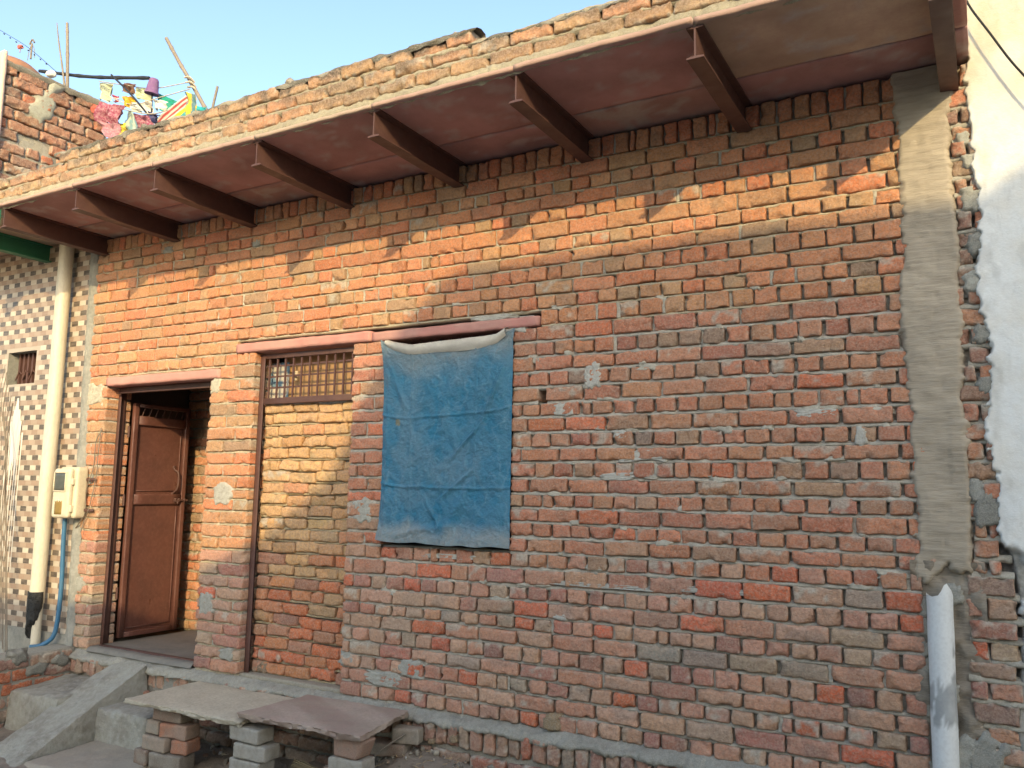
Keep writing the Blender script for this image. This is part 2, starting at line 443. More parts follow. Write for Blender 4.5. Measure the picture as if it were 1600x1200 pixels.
def zcolour(z, x):
    if z > 2.2 or (z > .8 and x < -4.3): return pick(PAL_TOP)
    if z > 0.95: return pick(PAL_MID)
    if z > .8: return pick(PAL_MID if rng.random() < .5 else PAL_LOW)
    return pick(PAL_LOW)


for k in range(0, 38):
    zm = (zrow(k, -3.0) + zrow(k - 1, -3.0)) / 2
    x0 = xleft(zm)
    for (a, b) in spans(x0, XR_END + (.07 if zm > .93 else 0), zm):
        narrow = b - a < 0.6
        left = (a + b) / 2 < -3.3 and k > 10
        if k == 0: kind = 'R'
        elif k <= 10: kind = 'S' if k % 2 else 'H'
        elif left: kind = 'S' if k % 2 else 'H'
        else: kind = 'H' if k % 2 else 'S'
        if k == 0: xs = split(a, b, 0.082, 0.08, 0.004)
        elif narrow:
            w = b - a
            if w < .30: xs = [b, a + w * (0.55 + .12 * rng.normal()) if kind == 'H' else a, a] if kind == 'H' else ([b, a + .06, a] if rng.random() < .4 else [b, a])
            else: xs = [b, b - w * (.62 if kind == 'S' else .34), a] if kind == 'S' else [b, b - w * .36 + .03 * rng.normal(), a]
        elif kind == 'S': xs = split(a, b, 0.237, 0.12 + .06 * rng.random(), 0.010)
        else: xs = split(a, b, 0.121, 0.055 + .06 * rng.random(), 0.006)
        gap = 0.0158 if zm < 2.25 and a > -4.4 else 0.0125
        if zm < .75: gap = 0.0125
        z0f, z1f = zrow(k, np.array([a, b])), zrow(k - 1, np.array([a, b]))
        # backing core, set behind the faces and clear of the jambs
        v = []
        for X_, i in ((a + .007, 0), (b - .007, 1)):
            for Y_ in (0.036, 0.215):
                for Z_ in (z0f[i] - .002, z1f[i] - .002): v.append([X_, Y_, Z_])
        wall.add(v, BOXF, MORT * .75, 1)
        for i in range(len(xs) - 1):
            xb_, xa_ = xs[i], xs[i + 1]
            vj = 0.010 + 0.006 * rng.random()
            if a > -3 and rng.random() < .4: vj += .004
            L = xb_ - xa_ - (vj if i < len(xs) - 2 else 0.0)
            if L < .02: continue
            sx = xb_ - L
            mid = sx + L / 2
            zb, zt = float(zrow(k, mid)), float(zrow(k - 1, mid))
            g = gap * (0.75 + .5 * rng.random())
            H = zt - zb - g
            slope = float(zrow(k, xb_) - zrow(k, sx)) / L + rng.normal() * 0.012
            Xv = np.array([1, 0, slope]); Xv /= np.linalg.norm(Xv)
            jamb = (i == 0 and b < -.4) or (i == len(xs) - 2 and a > -6)
            brick(wall, [sx, 0, zb + g * .45 - slope * L * .0], Xv, ZA, -YA, L, H, 0.225 if jamb else 0.06, zcolour(zm, mid),
                  proud=rng.normal() * 0.0028, r=0.0045 + .005 * rng.random() + (.003 if zm < .8 else 0), rough=1.1, dust=.34 if zm < 2.2 else .14, white=.16 if (zm < 2.2 and a > -3.6) else .05)
            if i > 0 and rng.random() < (.75 if mid < -3.4 else .2):   # pointing in the upright joint
                n = 6; zz = np.linspace(zb + .004, zt - .006, n); o = rng.random() * 50
                dpt = (.006 if (zm > 2.2 or mid < -4.3) else .012) + .016 * rng.random()
                xx = np.array([-.75, 0, .75]) * vj
                P = np.stack([np.broadcast_to(xb_ + vj * .5 + xx[None], (n, 3)), dpt + (fbm(zz[:, None] * 40 + o, xx[None] * 90, o) - .5) * .012 + np.array([.006, 0, .006])[None], np.broadcast_to(zz[:, None], (n, 3))], -1).reshape(-1, 3)
                wall.add(P, grid_faces(n, 3, True), MORT * (.85 + .3 * rng.random()), 1)
        if k > 0 or True:
            upper = zm > 2.25
            cc = MORT * np.array([1.0, .93, .78]) if upper or a < -4.3 else MORT * np.array([.95, .95, .97]) * (1.0 if zm > .85 else .86)
            bed_strip(wall, a + .004, b - .004, lambda x, k=k: zrow(k, x) - .001, gap, 0.010 if upper else (0.0095 if zm > .75 else .016), .006 if upper else .0085, cc, over=.007 if upper else .011)

# cement patches and splashes on the brickwork
GREY = np.array([.33, .33, .29]); LIGHT = np.array([.47, .46, .41])
for px_, py_, w, h, c, th in [(808, 508, .16, .10, LIGHT, .006), (770, 497, .28, .05, LIGHT * .9, .008), (925, 585, .12, .16, LIGHT, .002), (880, 640, .16, .08, LIGHT, .0), (1345, 682, .07, .10, LIGHT, .003),
                          (968, 678, .10, .05, LIGHT, 0), (1000, 712, .30, .07, LIGHT, -.002), (965, 745, .25, .05, LIGHT, -.001), (1270, 645, .2, .05, LIGHT, 0),
                          (348, 772, .22, .17, LIGHT * .9, .005), (565, 798, .17, .17, GREY * 1.15, .003), (146, 618, .26, .20, LIGHT * np.array([1, .93, .8]), .006), (337, 602, .12, .12, LIGHT * np.array([1, .95, .82]), .004),
                          (122, 912, .16, .13, GREY * .9, .004), (322, 945, .15, .17, GREY, .006), (352, 1022, .14, .09, GREY * .9, .005), (541, 1030, .13, .09, GREY, .004),
                          (640, 1046, .20, .12, GREY * 1.05, .004), (600, 1062, .30, .09, GREY * 1.05, .003), (262, 390, .12, .06, GREY, .004), (400, 380, .1, .06, GREY * .9, .0), (138, 745, .10, .12, GREY, .0),
                          (875, 965, .1, .04, LIGHT, -.002), (700, 870, .5, .03, LIGHT, -.002), (930, 915, .7, .03, LIGHT * .9, -.002), (1130, 925, .5, .03, LIGHT * .9, -.003)]:
    p = at(px_, py_, 0); blob(wall, p[0], p[2], w, h, th, c)
for q in range(90):                                             # smears and droppings of mortar left along the beds
    x_ = -3.2 + 2.85 * rng.random(); k = int(rng.integers(9, 30)); z_ = float(zrow(k, x_))
    if any(a - .08 < x_ < b + .08 and c - .05 < z_ < d + .08 for a, b, c, d in OPEN): continue
    blob(wall, x_, z_ + .008 * rng.normal(), .04 + .12 * rng.random(), .022 + .035 * rng.random(), -.001 - .004 * rng.random(), MORT * (.9 + .25 * rng.random()), sharp=.45)
wall.build('wall', [M['brick'], M['mortar']], house)

# trowelled cement strip that hides the steel column, broken off above the pipe chase
col = Acc()
nx, nz = 44, 330
xs = np.linspace(-0.40, .02, nx); zs = np.linspace(0.80, 3.27, nz)
U, W = np.meshgrid(xs, zs, indexing='ij')
bl = -0.285 + (fbm(W * 5.2 + 3, .4, 9.1, 3) - .5) * 0.11 + (vn(W * 11.8, 3.3, 1) - .5) * .03
br = -0.035 + (fbm(W * 4.1 + 40, .4, 2.1, 3) - .5) * 0.09 + 0 * U
bz = 0.88 + (fbm(U * 14, 1.1, 3.3, 3) - .5) * .30 + (fbm(U * 30, W * 30, 2, 2) - .5) * .06
mk = sst(-.012, .02, U - bl + (fbm(U * 40, W * 40, 1, 2) - .5) * .03) * sst(-.012, .02, br - U + (fbm(U * 40, W * 40, 7, 2) - .5) * .03) * sst(-.01, .03, W - bz)
Y = 0.05 - mk * (0.056 + .006 * fbm(U * 9, W * 4, 4, 3)) - (fbm(U * 14, W * 170, 2.2, 3) - .5) * 0.0055 * mk - (fbm(U * 22, W * 22, 8, 3) - .5) * .012 * mk - (fbm(U * 5, W * 5, 18, 3) - .5) * .014 * mk
Y += np.clip(.0035 - np.abs(U + .135 + (vn(W * 3, 1, 1) - .5) * .04), 0, 1) * 1.2 * mk      # the long crack
cc = np.array([.40, .34, .26]) * (0.82 + .36 * fbm(U * 6, W * 5, 3, 3))[..., None]
col.add(np.stack([U, Y, W], -1).reshape(-1, 3), grid_faces(nx, nz), cc.reshape(-1, 3), 0)
box(col, -.30, .02, .052, .2, 1.0, 3.27, MORT * .5)
nx, nz = 40, 130
U, W = np.meshgrid(np.linspace(-.29, .0, nx), np.linspace(-.4, 1.0, nz), indexing='ij')
Yc = .026 + (fbm(U * 12, W * 12, 6, 4) - .5) * .085 - .02 * sst(.7, .9, W)
col.add(np.stack([U, Yc, W], -1).reshape(-1, 3), grid_faces(nx, nz), (np.array([.30, .255, .20]) * (.5 + .7 * fbm(U * 9, W * 9, 4, 3))[..., None]).reshape(-1, 3), 0)
box(col, -.30, .02, .075, .2, -.35, 1.0, MORT * .3)
col.build('cement_strip', M['trowelled'], house)

# ragged brick ends between the strip and the next house, and the broken chase below
rag = Acc()
for k in range(0, 41):
    z0, z1 = (ZR[k] if k < 38 else ZR[37] - .086 * (k - 37)), (3.26 if k == 0 else ZR[k - 1] if k < 39 else ZR[37] - .086 * (k - 38))
    lo = z0 < .9
    xa = (-.052 + rng.normal() * .012) if not lo else (-.088 + .02 * rng.random())
    xe = .06 + rng.random() * .03 if not lo else .10 + .03 * rng.random()
    cuts = [xa, xe] if k % 2 else [xa, xa + .055 + .02 * rng.random(), xe]
    for i in range(len(cuts) - 1):
        base = pick(PAL_MID if not lo else PAL_LOW)
        if rng.random() < .35: base = base * .5 + np.array([.13, .135, .125]) * .5
        brick(rag, [cuts[i] + .004, 0.0, z0 + .006], XA, ZA, -YA, cuts[i + 1] - cuts[i] - .012, z1 - z0 - .014, .06, base, proud=rng.normal() * .005 - .004, r=.010, rough=1.6, dust=.7, white=.4)
    bed_strip(rag, xa, xe + .04, lambda x, z0=z0: z0 + 0 * x, .014, .012, .012, MORT * .85, over=.014)
    if lo and rng.random() < .65:
        blob(rag, -.245 + .02 * rng.random(), z0 + .03, .04 + .04 * rng.random(), .09, -.008, MORT * .7)
for px_, py_, s in [(1520, 310, .1), (1525, 380, .09), (1515, 250, .07), (1522, 440, .09), (1535, 520, .08), (1540, 600, .08), (1505, 215, .06), (1545, 800, .13), (1530, 770, .1), (1490, 930, .08), (1488, 1085, .06), (1500, 1180, .14), (1540, 1185, .16)]:
    p = at(px_, py_, 0); blob(rag, p[0], p[2], s, s * 1.2, .004, GREY * (.6 + .5 * rng.random()))
rag.build('broken_brick_edge', [M['brick'], M['mortar']], house)

# plinth: brick on edge under a rough mortar ledge
pl = Acc()
n = 720; x = np.linspace(-6.2, -.2, n)
prof = [(0.03, .012), (.002, .004), (-.022, -.006), (-.048, -.020), (-.064, -.034), (-.060, -.052), (-.03, -.058)]
P = []
for j, (yy, zz) in enumerate(prof):
    nz_ = fbm(x * 16 + j * 1.7, j * 1.3, 2, 3) - .5
    rise = np.interp(x, [-6.2, -3, -.9, -.2], [0.0, 0.0, .01, .0])
    P.append(np.stack([x, yy + nz_ * .040 * (j > 0) + (fbm(x * 60 + j, j * 2.1, 3, 2) - .5) * .014 * (j > 0), zz + rise + (fbm(x * 13 + j, 4, j * .8, 3) - .5) * .034 * (j > 0) + (fbm(x * 55 + j, 4, j * 2.8, 2) - .5) * .012 + np.where(j > 3, (vn(x * 3, 1, 1) - .5) * .02, 0)], -1))
P = np.stack(P, 1)
pl.add(P.reshape(-1, 3), grid_faces(n, len(prof)), (np.array([.30, .29, .245]) * (.75 + .5 * fbm(P[..., 0] * 8, P[..., 1] * 20, P[..., 2] * 20, 3))[..., None]).reshape(-1, 3), 1)
box(pl, -6.2, .0, -.03, .2, -.6, -.03, MORT * .6, 1)
xx = -6.15
while xx < -.25:
    w = .058 + .022 * rng.random()
    gone = -5.7 < xx < -4.6
    brick(pl, [xx, -.055, -.155 + .01 * rng.random()], XA, ZA, -YA, w, .112 + .012 * rng.random(), .03, pick(PAL_LOW) * .62 + np.array([.14, .12, .095]) * .45, proud=(.004 + rng.normal() * .006) - (.02 if gone else 0), r=.012, rough=1.5, dust=.6, white=.15)
    xx += w + .008 + .008 * rng.random()
for r_ in range(3):
    xx = -6.15 + .07 * r_
    while xx < -.25:
        w = .20 + .05 * rng.random()
        brick(pl, [xx, -.07, -.242 - r_ * .085], XA, ZA, -YA, w, .068, .03, pick(PAL_LOW) * .55 + np.array([.15, .13, .105]) * .5, proud=rng.normal() * .006, r=.012, rough=1.6, dust=.8, white=.1)
        xx += w + .014
for px_, py_, w, h in [(860, 1130, .11, .09), (715, 1152, .06, .05), (680, 1155, .05, .04)]:
    p = at(px_, py_, -.01); blob(pl, p[0], p[2], w, h, .004, np.array([.26, .18, .10]), y=-.012 if py_ < 1140 else -.06)
pl.build('plinth', [M['brick'], M['mortar']], house)

# lintels of red stone
def stone(acc, x0, x1, y0, y1, z0, z1, c, dz=0.0, rough=.004, n=None):
    L = x1 - x0
    nn = n or (max(4, int(L / .035)), max(3, int((y1 - y0) / .04)), 3)
    o = rng.random() * 50

    def cf(p):
        t = sst(.45, .65, fbm(p[:, 0] * 5 + o, p[:, 1] * 6, p[:, 2] * 20, 3))[:, None]
        return np.asarray(c) * (1 - t * .35) + np.array([.46, .33, .27]) * t * .35
    rbox(acc, [(x0 + x1) / 2, (y0 + y1) / 2, (z0 + z1) / 2], [L, y1 - y0, z1 - z0], .006, nn, rough, 18, (0, dz, 0), colfn=cf)


for (x0, x1, z0, z1, c, dz) in [(-6.035, -4.75, 2.045, 2.115, (.56, .27, .225), 0), (-4.595, -3.376, 2.213, 2.280, (.54, .25, .21), 0), (-3.368, -2.16, 2.208, 2.270, (.47, .215, .185), -.004)]:
    a = Acc(); stone(a, x0, x1, -.012, .22, z0, z1, c, dz, .005); a.build('lintel', M['slab'], house)

# canopy: steel beams and stone slabs
BX = [-6.177, -5.32, -4.503, -3.603, -2.735, -1.865, -0.98, -0.04]
for i, bx in enumerate(BX):
    a = Acc(); h, fw, t = .148, .076, .008; zb = 3.132
    sect = [(-fw / 2, 0), (fw / 2, 0), (fw / 2, t), (t / 2, t + .004), (t / 2, h - t - .004), (fw / 2, h - t), (fw / 2, h), (-fw / 2, h), (-fw / 2, h - t), (-t / 2, h - t - .004), (-t / 2, t + .004), (-fw / 2, t)]
    ys = np.linspace(-.835, .18, 22); V = []
    for yy in ys:
        sag = (vn(yy * 3, i * 3.1, 1) - .5) * .003
        V += [[bx + sx + sag, yy, zb + sz] for sx, sz in sect]
    k = len(sect)
    F = [[r * k + s, r * k + (s + 1) % k, (r + 1) * k + (s + 1) % k, (r + 1) * k + s] for r in range(len(ys) - 1) for s in range(k)]
    a.add(V, F)
    for r, rev in ((0, 0), (len(ys) - 1, 1)):
        for q in ([0, 1, 2, 11], [11, 2, 3, 10], [10, 3, 4, 9], [9, 4, 5, 8], [8, 5, 6, 7]):
            vv = [V[r * k + s] for s in q]
            a.add(vv if not rev else vv[::-1], [[0, 1, 2, 3]])
    a.build('beam', M['steel'], house, smooth=False)
MAR, BEI, BRN = (.38, .215, .20), (.46, .35, .26), (.38, .235, .20)
bays = [(-7.0 + .62, BX[0])] + [(BX[i], BX[i + 1]) for i in range(7)] + [(BX[7], .05)]
FRONT = [MAR, MAR, MAR, MAR, MAR, MAR, MAR, BEI, (.34, .16, .13)]
BACK = [MAR, BRN, MAR, BRN, MAR, MAR, BRN, MAR, MAR]
for i, (x0, x1) in enumerate(bays):
    for (y0, y1, c) in ((-.868 + .02 * (rng.random() - .5), -.288, FRONT[i]), (-.282, .21, BACK[i])):
        a = Acc(); th = .023 + .004 * rng.random(); o = rng.random() * 70
        c = np.array(c)

        def cf(p, c=c, o=o):
            t = sst(.56, .7, fbm(p[:, 0] * 11 + o, p[:, 1] * 13, o, 2))[:, None] * .65
            s = sst(.4, .8, fbm(p[:, 0] * 2.5 + o, p[:, 1] * 3.5, 3, 3))[:, None]
            fr = sst(-.265, -.285, p[:, 1])[:, None] * (y0 < -.5)
            base = c * (1.15 - .35 * s)
            base = base * (1 - t) + np.minimum(c * 1.7 + .03, .45) * t
            return base * (1 - fr) + (np.array([.40, .27, .21]) if rng.random() < .6 else np.array([.40, .31, .23])) * fr
        nn = (max(3, int((x1 - x0) / .03)), 18, 2)
        rbox(a, [(x0 + x1) / 2, (y0 + y1) / 2, 3.2805 + th / 2], [x1 - x0 - .004, y1 - y0, th], .005, nn, .0035, 14, colfn=cf)
        a.build('canopy_slab', M['slab'], house)

# parapet on the canopy's edge
pa = Acc()
def prow(z, x0, x1, grime, drop=0.0):
    x = x0
    while x < x1 - .05:
        w = min(.215 + .035 * rng.random(), x1 - x)
        if w > .05 and rng.random() > drop:
            brick(pa, [x, -.845, z + rng.normal() * .003], np.array([1, 0, rng.normal() * .012]), ZA, -YA, w - .012, .066 + .006 * rng.random(), .10, pick(PAL_PAR), proud=rng.normal() * .006, r=.011, rough=1.3, dust=.6, white=.25, grime=grime)
            # worn top of the brick
            t_ = pick(PAL_PAR) * .35 + np.array([.09, .08, .065]) * .6
        x += w
prow(3.350, -6.42, .02, .45)
prow(3.428, -6.36, .02, .7)
prow(3.506, -5.55, -2.12, .95)
for zz, gp, fr in ((3.322, .052, -.852), (3.424, .013, -.838), (3.502, .013, -.836)):
    bed_strip(pa, -6.42, .03, lambda x, zz=zz: zz + (vn(x * 2, zz, 1) - .5) * .01, gp, fr, .014, MORT * np.array([1.0, .93, .76]) * .72, over=.02)
box(pa, -6.42, .03, -.80, -.74, 3.318, 3.49, MORT * .5, 1); box(pa, -5.5, -2.2, -.80, -.74, 3.491, 3.57, MORT * .5, 1)
for (x0, x1, zt) in ((-6.42, -5.5, 3.497), (-5.6, -2.1, 3.578), (-2.14, .03, 3.497)):      # crust of mortar and grime along the top
    n = int((x1 - x0) / .02); x = np.linspace(x0, x1, n); V = []
    for j, (yy, dz) in enumerate([(-.838, -.022), (-.846, -.006), (-.83, .010), (-.79, .016), (-.74, .006), (-.73, -.06)]):
        V.append(np.stack([x, yy + (fbm(x * 14, j, 1, 3) - .5) * .025, zt + dz + (fbm(x * 11, j * .7, 5, 3) - .5) * .04], -1))
    V = np.stack(V, 1); o = fbm(V[..., 0] * 6, V[..., 1] * 8, 3, 3)[..., None]
    pa.add(V.reshape(-1, 3), grid_faces(n, 6), (np.array([.085, .078, .062]) * (1 - sst(.5, .7, o)) + np.array([.30, .27, .21]) * sst(.5, .7, o)).reshape(-1, 3), 1)
for q in range(46):                                                                             # loose crumbs stuck on the top
    x_ = -6.3 + 6.2 * rng.random(); zt = 3.58 if -5.5 < x_ < -2.15 else 3.5
    s = .012 + .03 * rng.random() ** 2
    rbox(pa, [x_, -.82 + .06 * rng.random(), zt + s * .25], [s * 1.8, s * 1.4, s], s * .3, (4, 4, 4), s * .2, 40, rng.random(3), np.array([.17, .15, .12]) * (.6 + rng.random()), 1)
pa.build('parapet', [M['brick'], M['mortar']], house)

# roof deck, back rooms
rm = Acc()
box(rm, -6.36, .02, -.73, 4.0, 3.322, 3.36)
box(rm, -6.36, .02, .215, 4.0, 3.20, 3.27)
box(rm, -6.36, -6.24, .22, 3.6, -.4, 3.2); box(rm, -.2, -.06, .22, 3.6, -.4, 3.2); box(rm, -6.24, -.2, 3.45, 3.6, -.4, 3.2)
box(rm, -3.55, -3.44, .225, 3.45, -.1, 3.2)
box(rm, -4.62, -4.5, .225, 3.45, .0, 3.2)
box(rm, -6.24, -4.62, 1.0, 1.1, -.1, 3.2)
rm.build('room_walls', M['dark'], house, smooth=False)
pt = Acc()
for k in range(28):                                             # brick partition seen through the doorway
    xs = split(-6.23, -4.7, .237 if k % 2 else .121, .1 if k % 2 else .06, .01)
    z0 = .045 + k * .083
    for i in range(len(xs) - 1):
        L = xs[i] - xs[i + 1] - .012
        if L > .02: brick(pt, [xs[i + 1], .95, z0], XA, ZA, -YA, L, .07, .05, pick(PAL_TOP) * .9, proud=rng.normal() * .004, rough=1.2)
    bed_strip(pt, -6.23, -4.7, lambda x: z0 - .006 + 0 * x, .013, .962, .008, MORT * np.array([1, .9, .72]) * .8)
box(pt, -6.235, -4.62, .985, 1.0, 0, 3.2, MORT * .5, 1)
pt.build('partition_wall', [M['brick'], M['mortar']], house)
fl = Acc()
n1, n2 = 40, 46
U, W = np.meshgrid(np.linspace(-6.03, -4.86, n1), np.linspace(-.012, 1.0, n2), indexing='ij')
fl.add(np.stack([U, W, .042 + (fbm(U * 6, W * 6, 1, 3) - .5) * .008 - .03 * sst(.02, -.012, W)], -1).reshape(-1, 3), grid_faces(n1, n2))
box(fl, -6.24, -4.62, .23, 1.0, -.05, .033)
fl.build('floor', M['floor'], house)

# doorway: steel frame and one open leaf
df = Acc()
def fr_box(*a): rbox(df, [(a[0] + a[1]) / 2, (a[2] + a[3]) / 2, (a[4] + a[5]) / 2], [a[1] - a[0], a[3] - a[2], a[5] - a[4]], .003, (3, 3, 6))
fr_box(-6.034, -6.000, .108, .116, .04, 2.04); fr_box(-6.034, -6.027, .116, .18, .04, 2.04)
fr_box(-4.89, -4.852, .108, .116, .04, 2.04); fr_box(-4.86, -4.852, .116, .18, .04, 2.04)
fr_box(-6.000, -4.89, .100, .108, 1.995, 2.044); fr_box(-6.000, -4.89, .060, .100, 1.992, 2.000); fr_box(-6.000, -4.89, .108, .17, 2.034, 2.042)
fr_box(-5.99, -4.89, .07, .10, .036, .052)
df.build('door_frame', M['steel'], house)
# the leaf, hinged at the left jamb and swung inwards
hx, hy = -6.020, .232; ang = math.radians(90.5); Lw = .552
dd = np.array([math.cos(ang), math.sin(ang), 0.0]); dn = np.array([math.sin(ang), -math.cos(ang), 0.0])   # along the leaf, and its lit face
def leafbox(acc, u0, u1, z0, z1, t0, t1, r=.002, n=(4, 3, 6)):
    c = np.array([hx, hy, 0]) + dd * (u0 + u1) / 2 + dn * (t0 + t1) / 2 + np.array([0, 0, (z0 + z1) / 2])
    rbox(acc, c, [u1 - u0, t1 - t0, z1 - z0], r, n, rot=(0, 0, ang))
leaf = Acc()
leafbox(leaf, 0, .045, .075, 1.935, 0, .034)
leafbox(leaf, Lw - .04, Lw, .075, 1.935, 0, .034)
leafbox(leaf, .045, Lw - .04, .075, .115, 0, .032); leafbox(leaf, .045, Lw - .04, 1.115, 1.20, 0, .030)
leafbox(leaf, .045, Lw - .04, 1.76, 1.835, 0, .030); leafbox(leaf, .045, Lw - .04, 1.905, 1.935, 0, .032)
ld = leaf.build('door', M['door'], house)
for z0, z1 in ((.115, 1.115), (1.20, 1.76)):
    a = Acc(); nu, nv = 14, 26
    Ug, Vg = np.meshgrid(np.linspace(.04, Lw - .035, nu), np.linspace(z0 - .004, z1 + .004, nv), indexing='ij')
    T = .010 + (fbm(Ug * 3 + z0 * 9, Vg * 3, 1, 2) - .5) * .010
    a.add((np.array([hx, hy, 0]) + Ug[..., None] * dd + T[..., None] * dn + Vg[..., None] * ZA).reshape(-1, 3), grid_faces(nu, nv))
    # pressed bead round the sheet
    for u0, u1, w0, w1 in ((Lw - .075, Lw - .069, z0 + .025, z1 - .02), (.075, Lw - .075, z0 + .025, z0 + .031)):
        leafbox(a, u0, u1, w0, w1, .008, .020, .001, (2, 2, 4))
    a.build('panel', M['door'], ld)
a = Acc()
for u in np.linspace(.085, Lw - .08, 7):
    b0 = np.array([hx, hy, 0]) + dd * u + dn * .012
    tube(a, [b0 + ZA * 1.83, b0 + ZA * 1.907 + dd * .03], .0055, 6)
a.build('grille_bar', M['steel'], ld)
a = Acc(); b0 = np.array([hx, hy, 0]) + dd * (Lw - .115)
tube(a, spline([b0 + dn * .012 + ZA * 1.42, b0 + dn * .022 + ZA * 1.405, b0 + dn * .055 + ZA * 1.38 + dd * .01, b0 + dn * .060 + ZA * 1.31 + dd * .014, b0 + dn * .052 + ZA * 1.245 + dd * .008, b0 + dn * .022 + ZA * 1.215, b0 + dn * .012 + ZA * 1.20], 5), .0085, 8)
rbox(a, b0 + dn * .012 + ZA * 1.425, [.03, .014, .03], .004, (3, 3, 3), rot=(0, 0, ang)); rbox(a, b0 + dn * .012 + ZA * 1.20, [.03, .014, .03], .004, (3, 3, 3), rot=(0, 0, ang))
a.build('handle', M['steel'], ld)
a = Acc(); b0 = np.array([hx, hy, 1.15])
tube(a, [b0 + dd * (Lw - .12) + dn * .045, b0 + dd * (Lw + .015) + dn * .045], .008, 8)
for u in (.11, .075, .02): rbox(a, b0 + dd * (Lw - u) + dn * .040, [.014, .028, .034], .004, (3, 3, 3), rot=(0, 0, ang))
tube(a, [b0 + dd * (Lw - .095) + dn * .045, b0 + dd * (Lw - .095) + dn * .06 - ZA * .03], .006, 6)
a.build('latch', M['steel'], ld)
for z in (.42, 1.15, 1.7):
    a = Acc(); tube(a, [[-6.012, .208, z - .045], [-6.012, .208, z + .045]], .010, 8); a.build('hinge', M['steel'], ld)

# bricked-up gate: steel angle frame, barred fanlight, rough infill
gf = Acc()
def gb(x0, x1, y0, y1, z0, z1): rbox(gf, [(x0 + x1) / 2, (y0 + y1) / 2, (z0 + z1) / 2], [x1 - x0, y1 - y0, z1 - z0], .003, (3, 3, 8))
gb(-4.412, -4.368, .055, .062, .0, 2.20); gb(-4.412, -4.405, .062, .105, .0, 2.20)
gb(-4.368, -3.53, .055, .062, 2.165, 2.20); gb(-4.368, -3.53, .053, .062, 1.845, 1.888); gb(-4.368, -3.53, .062, .10, 1.845, 1.852)
gb(-3.556, -3.53, .055, .062, 1.888, 2.165)
gf.build('gate_frame', M['steel'], house)
gg = Acc()
for x_ in np.linspace(-4.335, -3.585, 11): box(gg, x_ - .006, x_ + .006, .066, .076, 1.884, 2.168)
for z_ in (1.962, 2.04, 2.115): box(gg, -4.37, -3.545, .076, .083, z_ - .006, z_ + .006)
gg.build('fanlight_grille', M['steel'], house, smooth=False)
bd = Acc(); box(bd, -4.29, -3.54, .165, .18, 1.85, 2.20)
bd.build('board', M['board'], house, smooth=False)
ct = Acc(); nu, nv = 16, 20
U, W = np.meshgrid(np.linspace(-4.40, -4.22, nu), np.linspace(1.86, 2.15, nv), indexing='ij')
cc = np.where((fbm(U * 5, W * 9, 2, 2) > .48)[..., None], np.array([.16, .26, .34]), np.array([.55, .50, .42]))
ct.add(np.stack([U, .135 + .025 * fbm(U * 18, W * 6, 1, 2), W], -1).reshape(-1, 3), grid_faces(nu, nv), cc.reshape(-1, 3))
for q in range(2): rbox(ct, at(463, 582, .11) + np.array([0, .0, -.01 - .03 * q]), [.03, .03, .045], .014, (5, 5, 5), .004, 40, c=(.52, .42, .28))
ct.build('rag', M['cloth'], house)
inf = Acc(); z = .04; k = 0
while z < 1.83:
    h = .0765 + .006 * rng.random()
    if z + h > 1.852: h = 1.852 - z
    xs = split(-4.385, -3.535, .215, .06 + .15 * rng.random(), .02)
    for i in range(len(xs) - 1):
        L = xs[i] - xs[i + 1] - .010
        low = z < .66
        if L > .02: brick(inf, [xs[i + 1] + .004, .092, z + rng.normal() * .004], np.array([1, 0, rng.normal() * .018]), ZA, -YA, L, max(.02, h - .011), .06, pick(PAL_INFLOW if low or (z < .8 and rng.random() < .4) else PAL_INF), proud=rng.normal() * .005, r=.011, rough=1.3, dust=.25, white=.03)
    bed_strip(inf, -4.385, -3.535, lambda x, z=z: z - .003 + 0 * x, .011, .106, .008, MORT * np.array([1, .86, .6]) * .8, over=.006)
    z += h; k += 1
for q in range(5): rbox(inf, [-4.36 + .026 * q, .115 + .01 * (q % 2), .05 + .03 * rng.random()], [.05, .05, .04 + .04 * rng.random()], .012, (6, 5, 5), .010, 30, rng.random(3) * .6, np.array([.26, .2, .13]) * (.6 + .6 * rng.random()))
box(inf, -4.40, -3.53, .128, .22, .0, 1.85, MORT * .45, 1)
rbox(inf, [-3.97, .10, .018], [.90, .16, .03], .006, (20, 6, 3), .004, 20, c=(.30, .27, .21), m=1)
inf.build('infill_brickwork', [M['brick'], M['mortar']], house)

# window bars behind the tarpaulin
wg = Acc()
for x_ in np.linspace(-3.2, -2.38, 12): tube(wg, [[x_, .09, .97], [x_, .09, 2.205]], .007, 6)
for z_ in (1.2, 1.5, 1.8, 2.1): box(wg, -3.25, -2.335, .098, .104, z_ - .012, z_ + .012)
box(wg, -3.25, -2.335, .19, .2, .95, 2.21)  # added sheet closing the window, keeps the gap behind the bars dark
wg.build('window_grille', M['steel'], house)

# ------------------------------------------------------------------ tarpaulin
tp = Acc(); nu, nv = 150, 210
s = np.linspace(0, 1, nu); t = np.linspace(0, 1, nv)
S, T = np.meshgrid(s, t, indexing='ij')
xl = np.interp(t, [0, .06, .2, .5, .8, .93, 1], [-3.262, -3.25, -3.242, -3.238, -3.238, -3.245, -3.265]); xr = np.interp(t, [0, .05, .3, .7, 1], [-2.308, -2.320, -2.324, -2.326, -2.326])
zt = np.interp(s, [0, .04, .12, .22, .5, .78, .92, .97, 1], [2.205, 2.185, 2.168, 2.150, 2.158, 2.163, 2.172, 2.195, 2.210])
zb = np.interp(s, [0, .2, .45, .6, 1], [.960, .955, .958, .952, .955]) + (vn(s * 9, 1, 1) - .5) * .010
X = xl[None] * (1 - S) + xr[None] * S
Z = zt[:, None] * (1 - T) + zb[:, None] * T
def ridge(a): return 1 - np.abs(2 * a - 1)
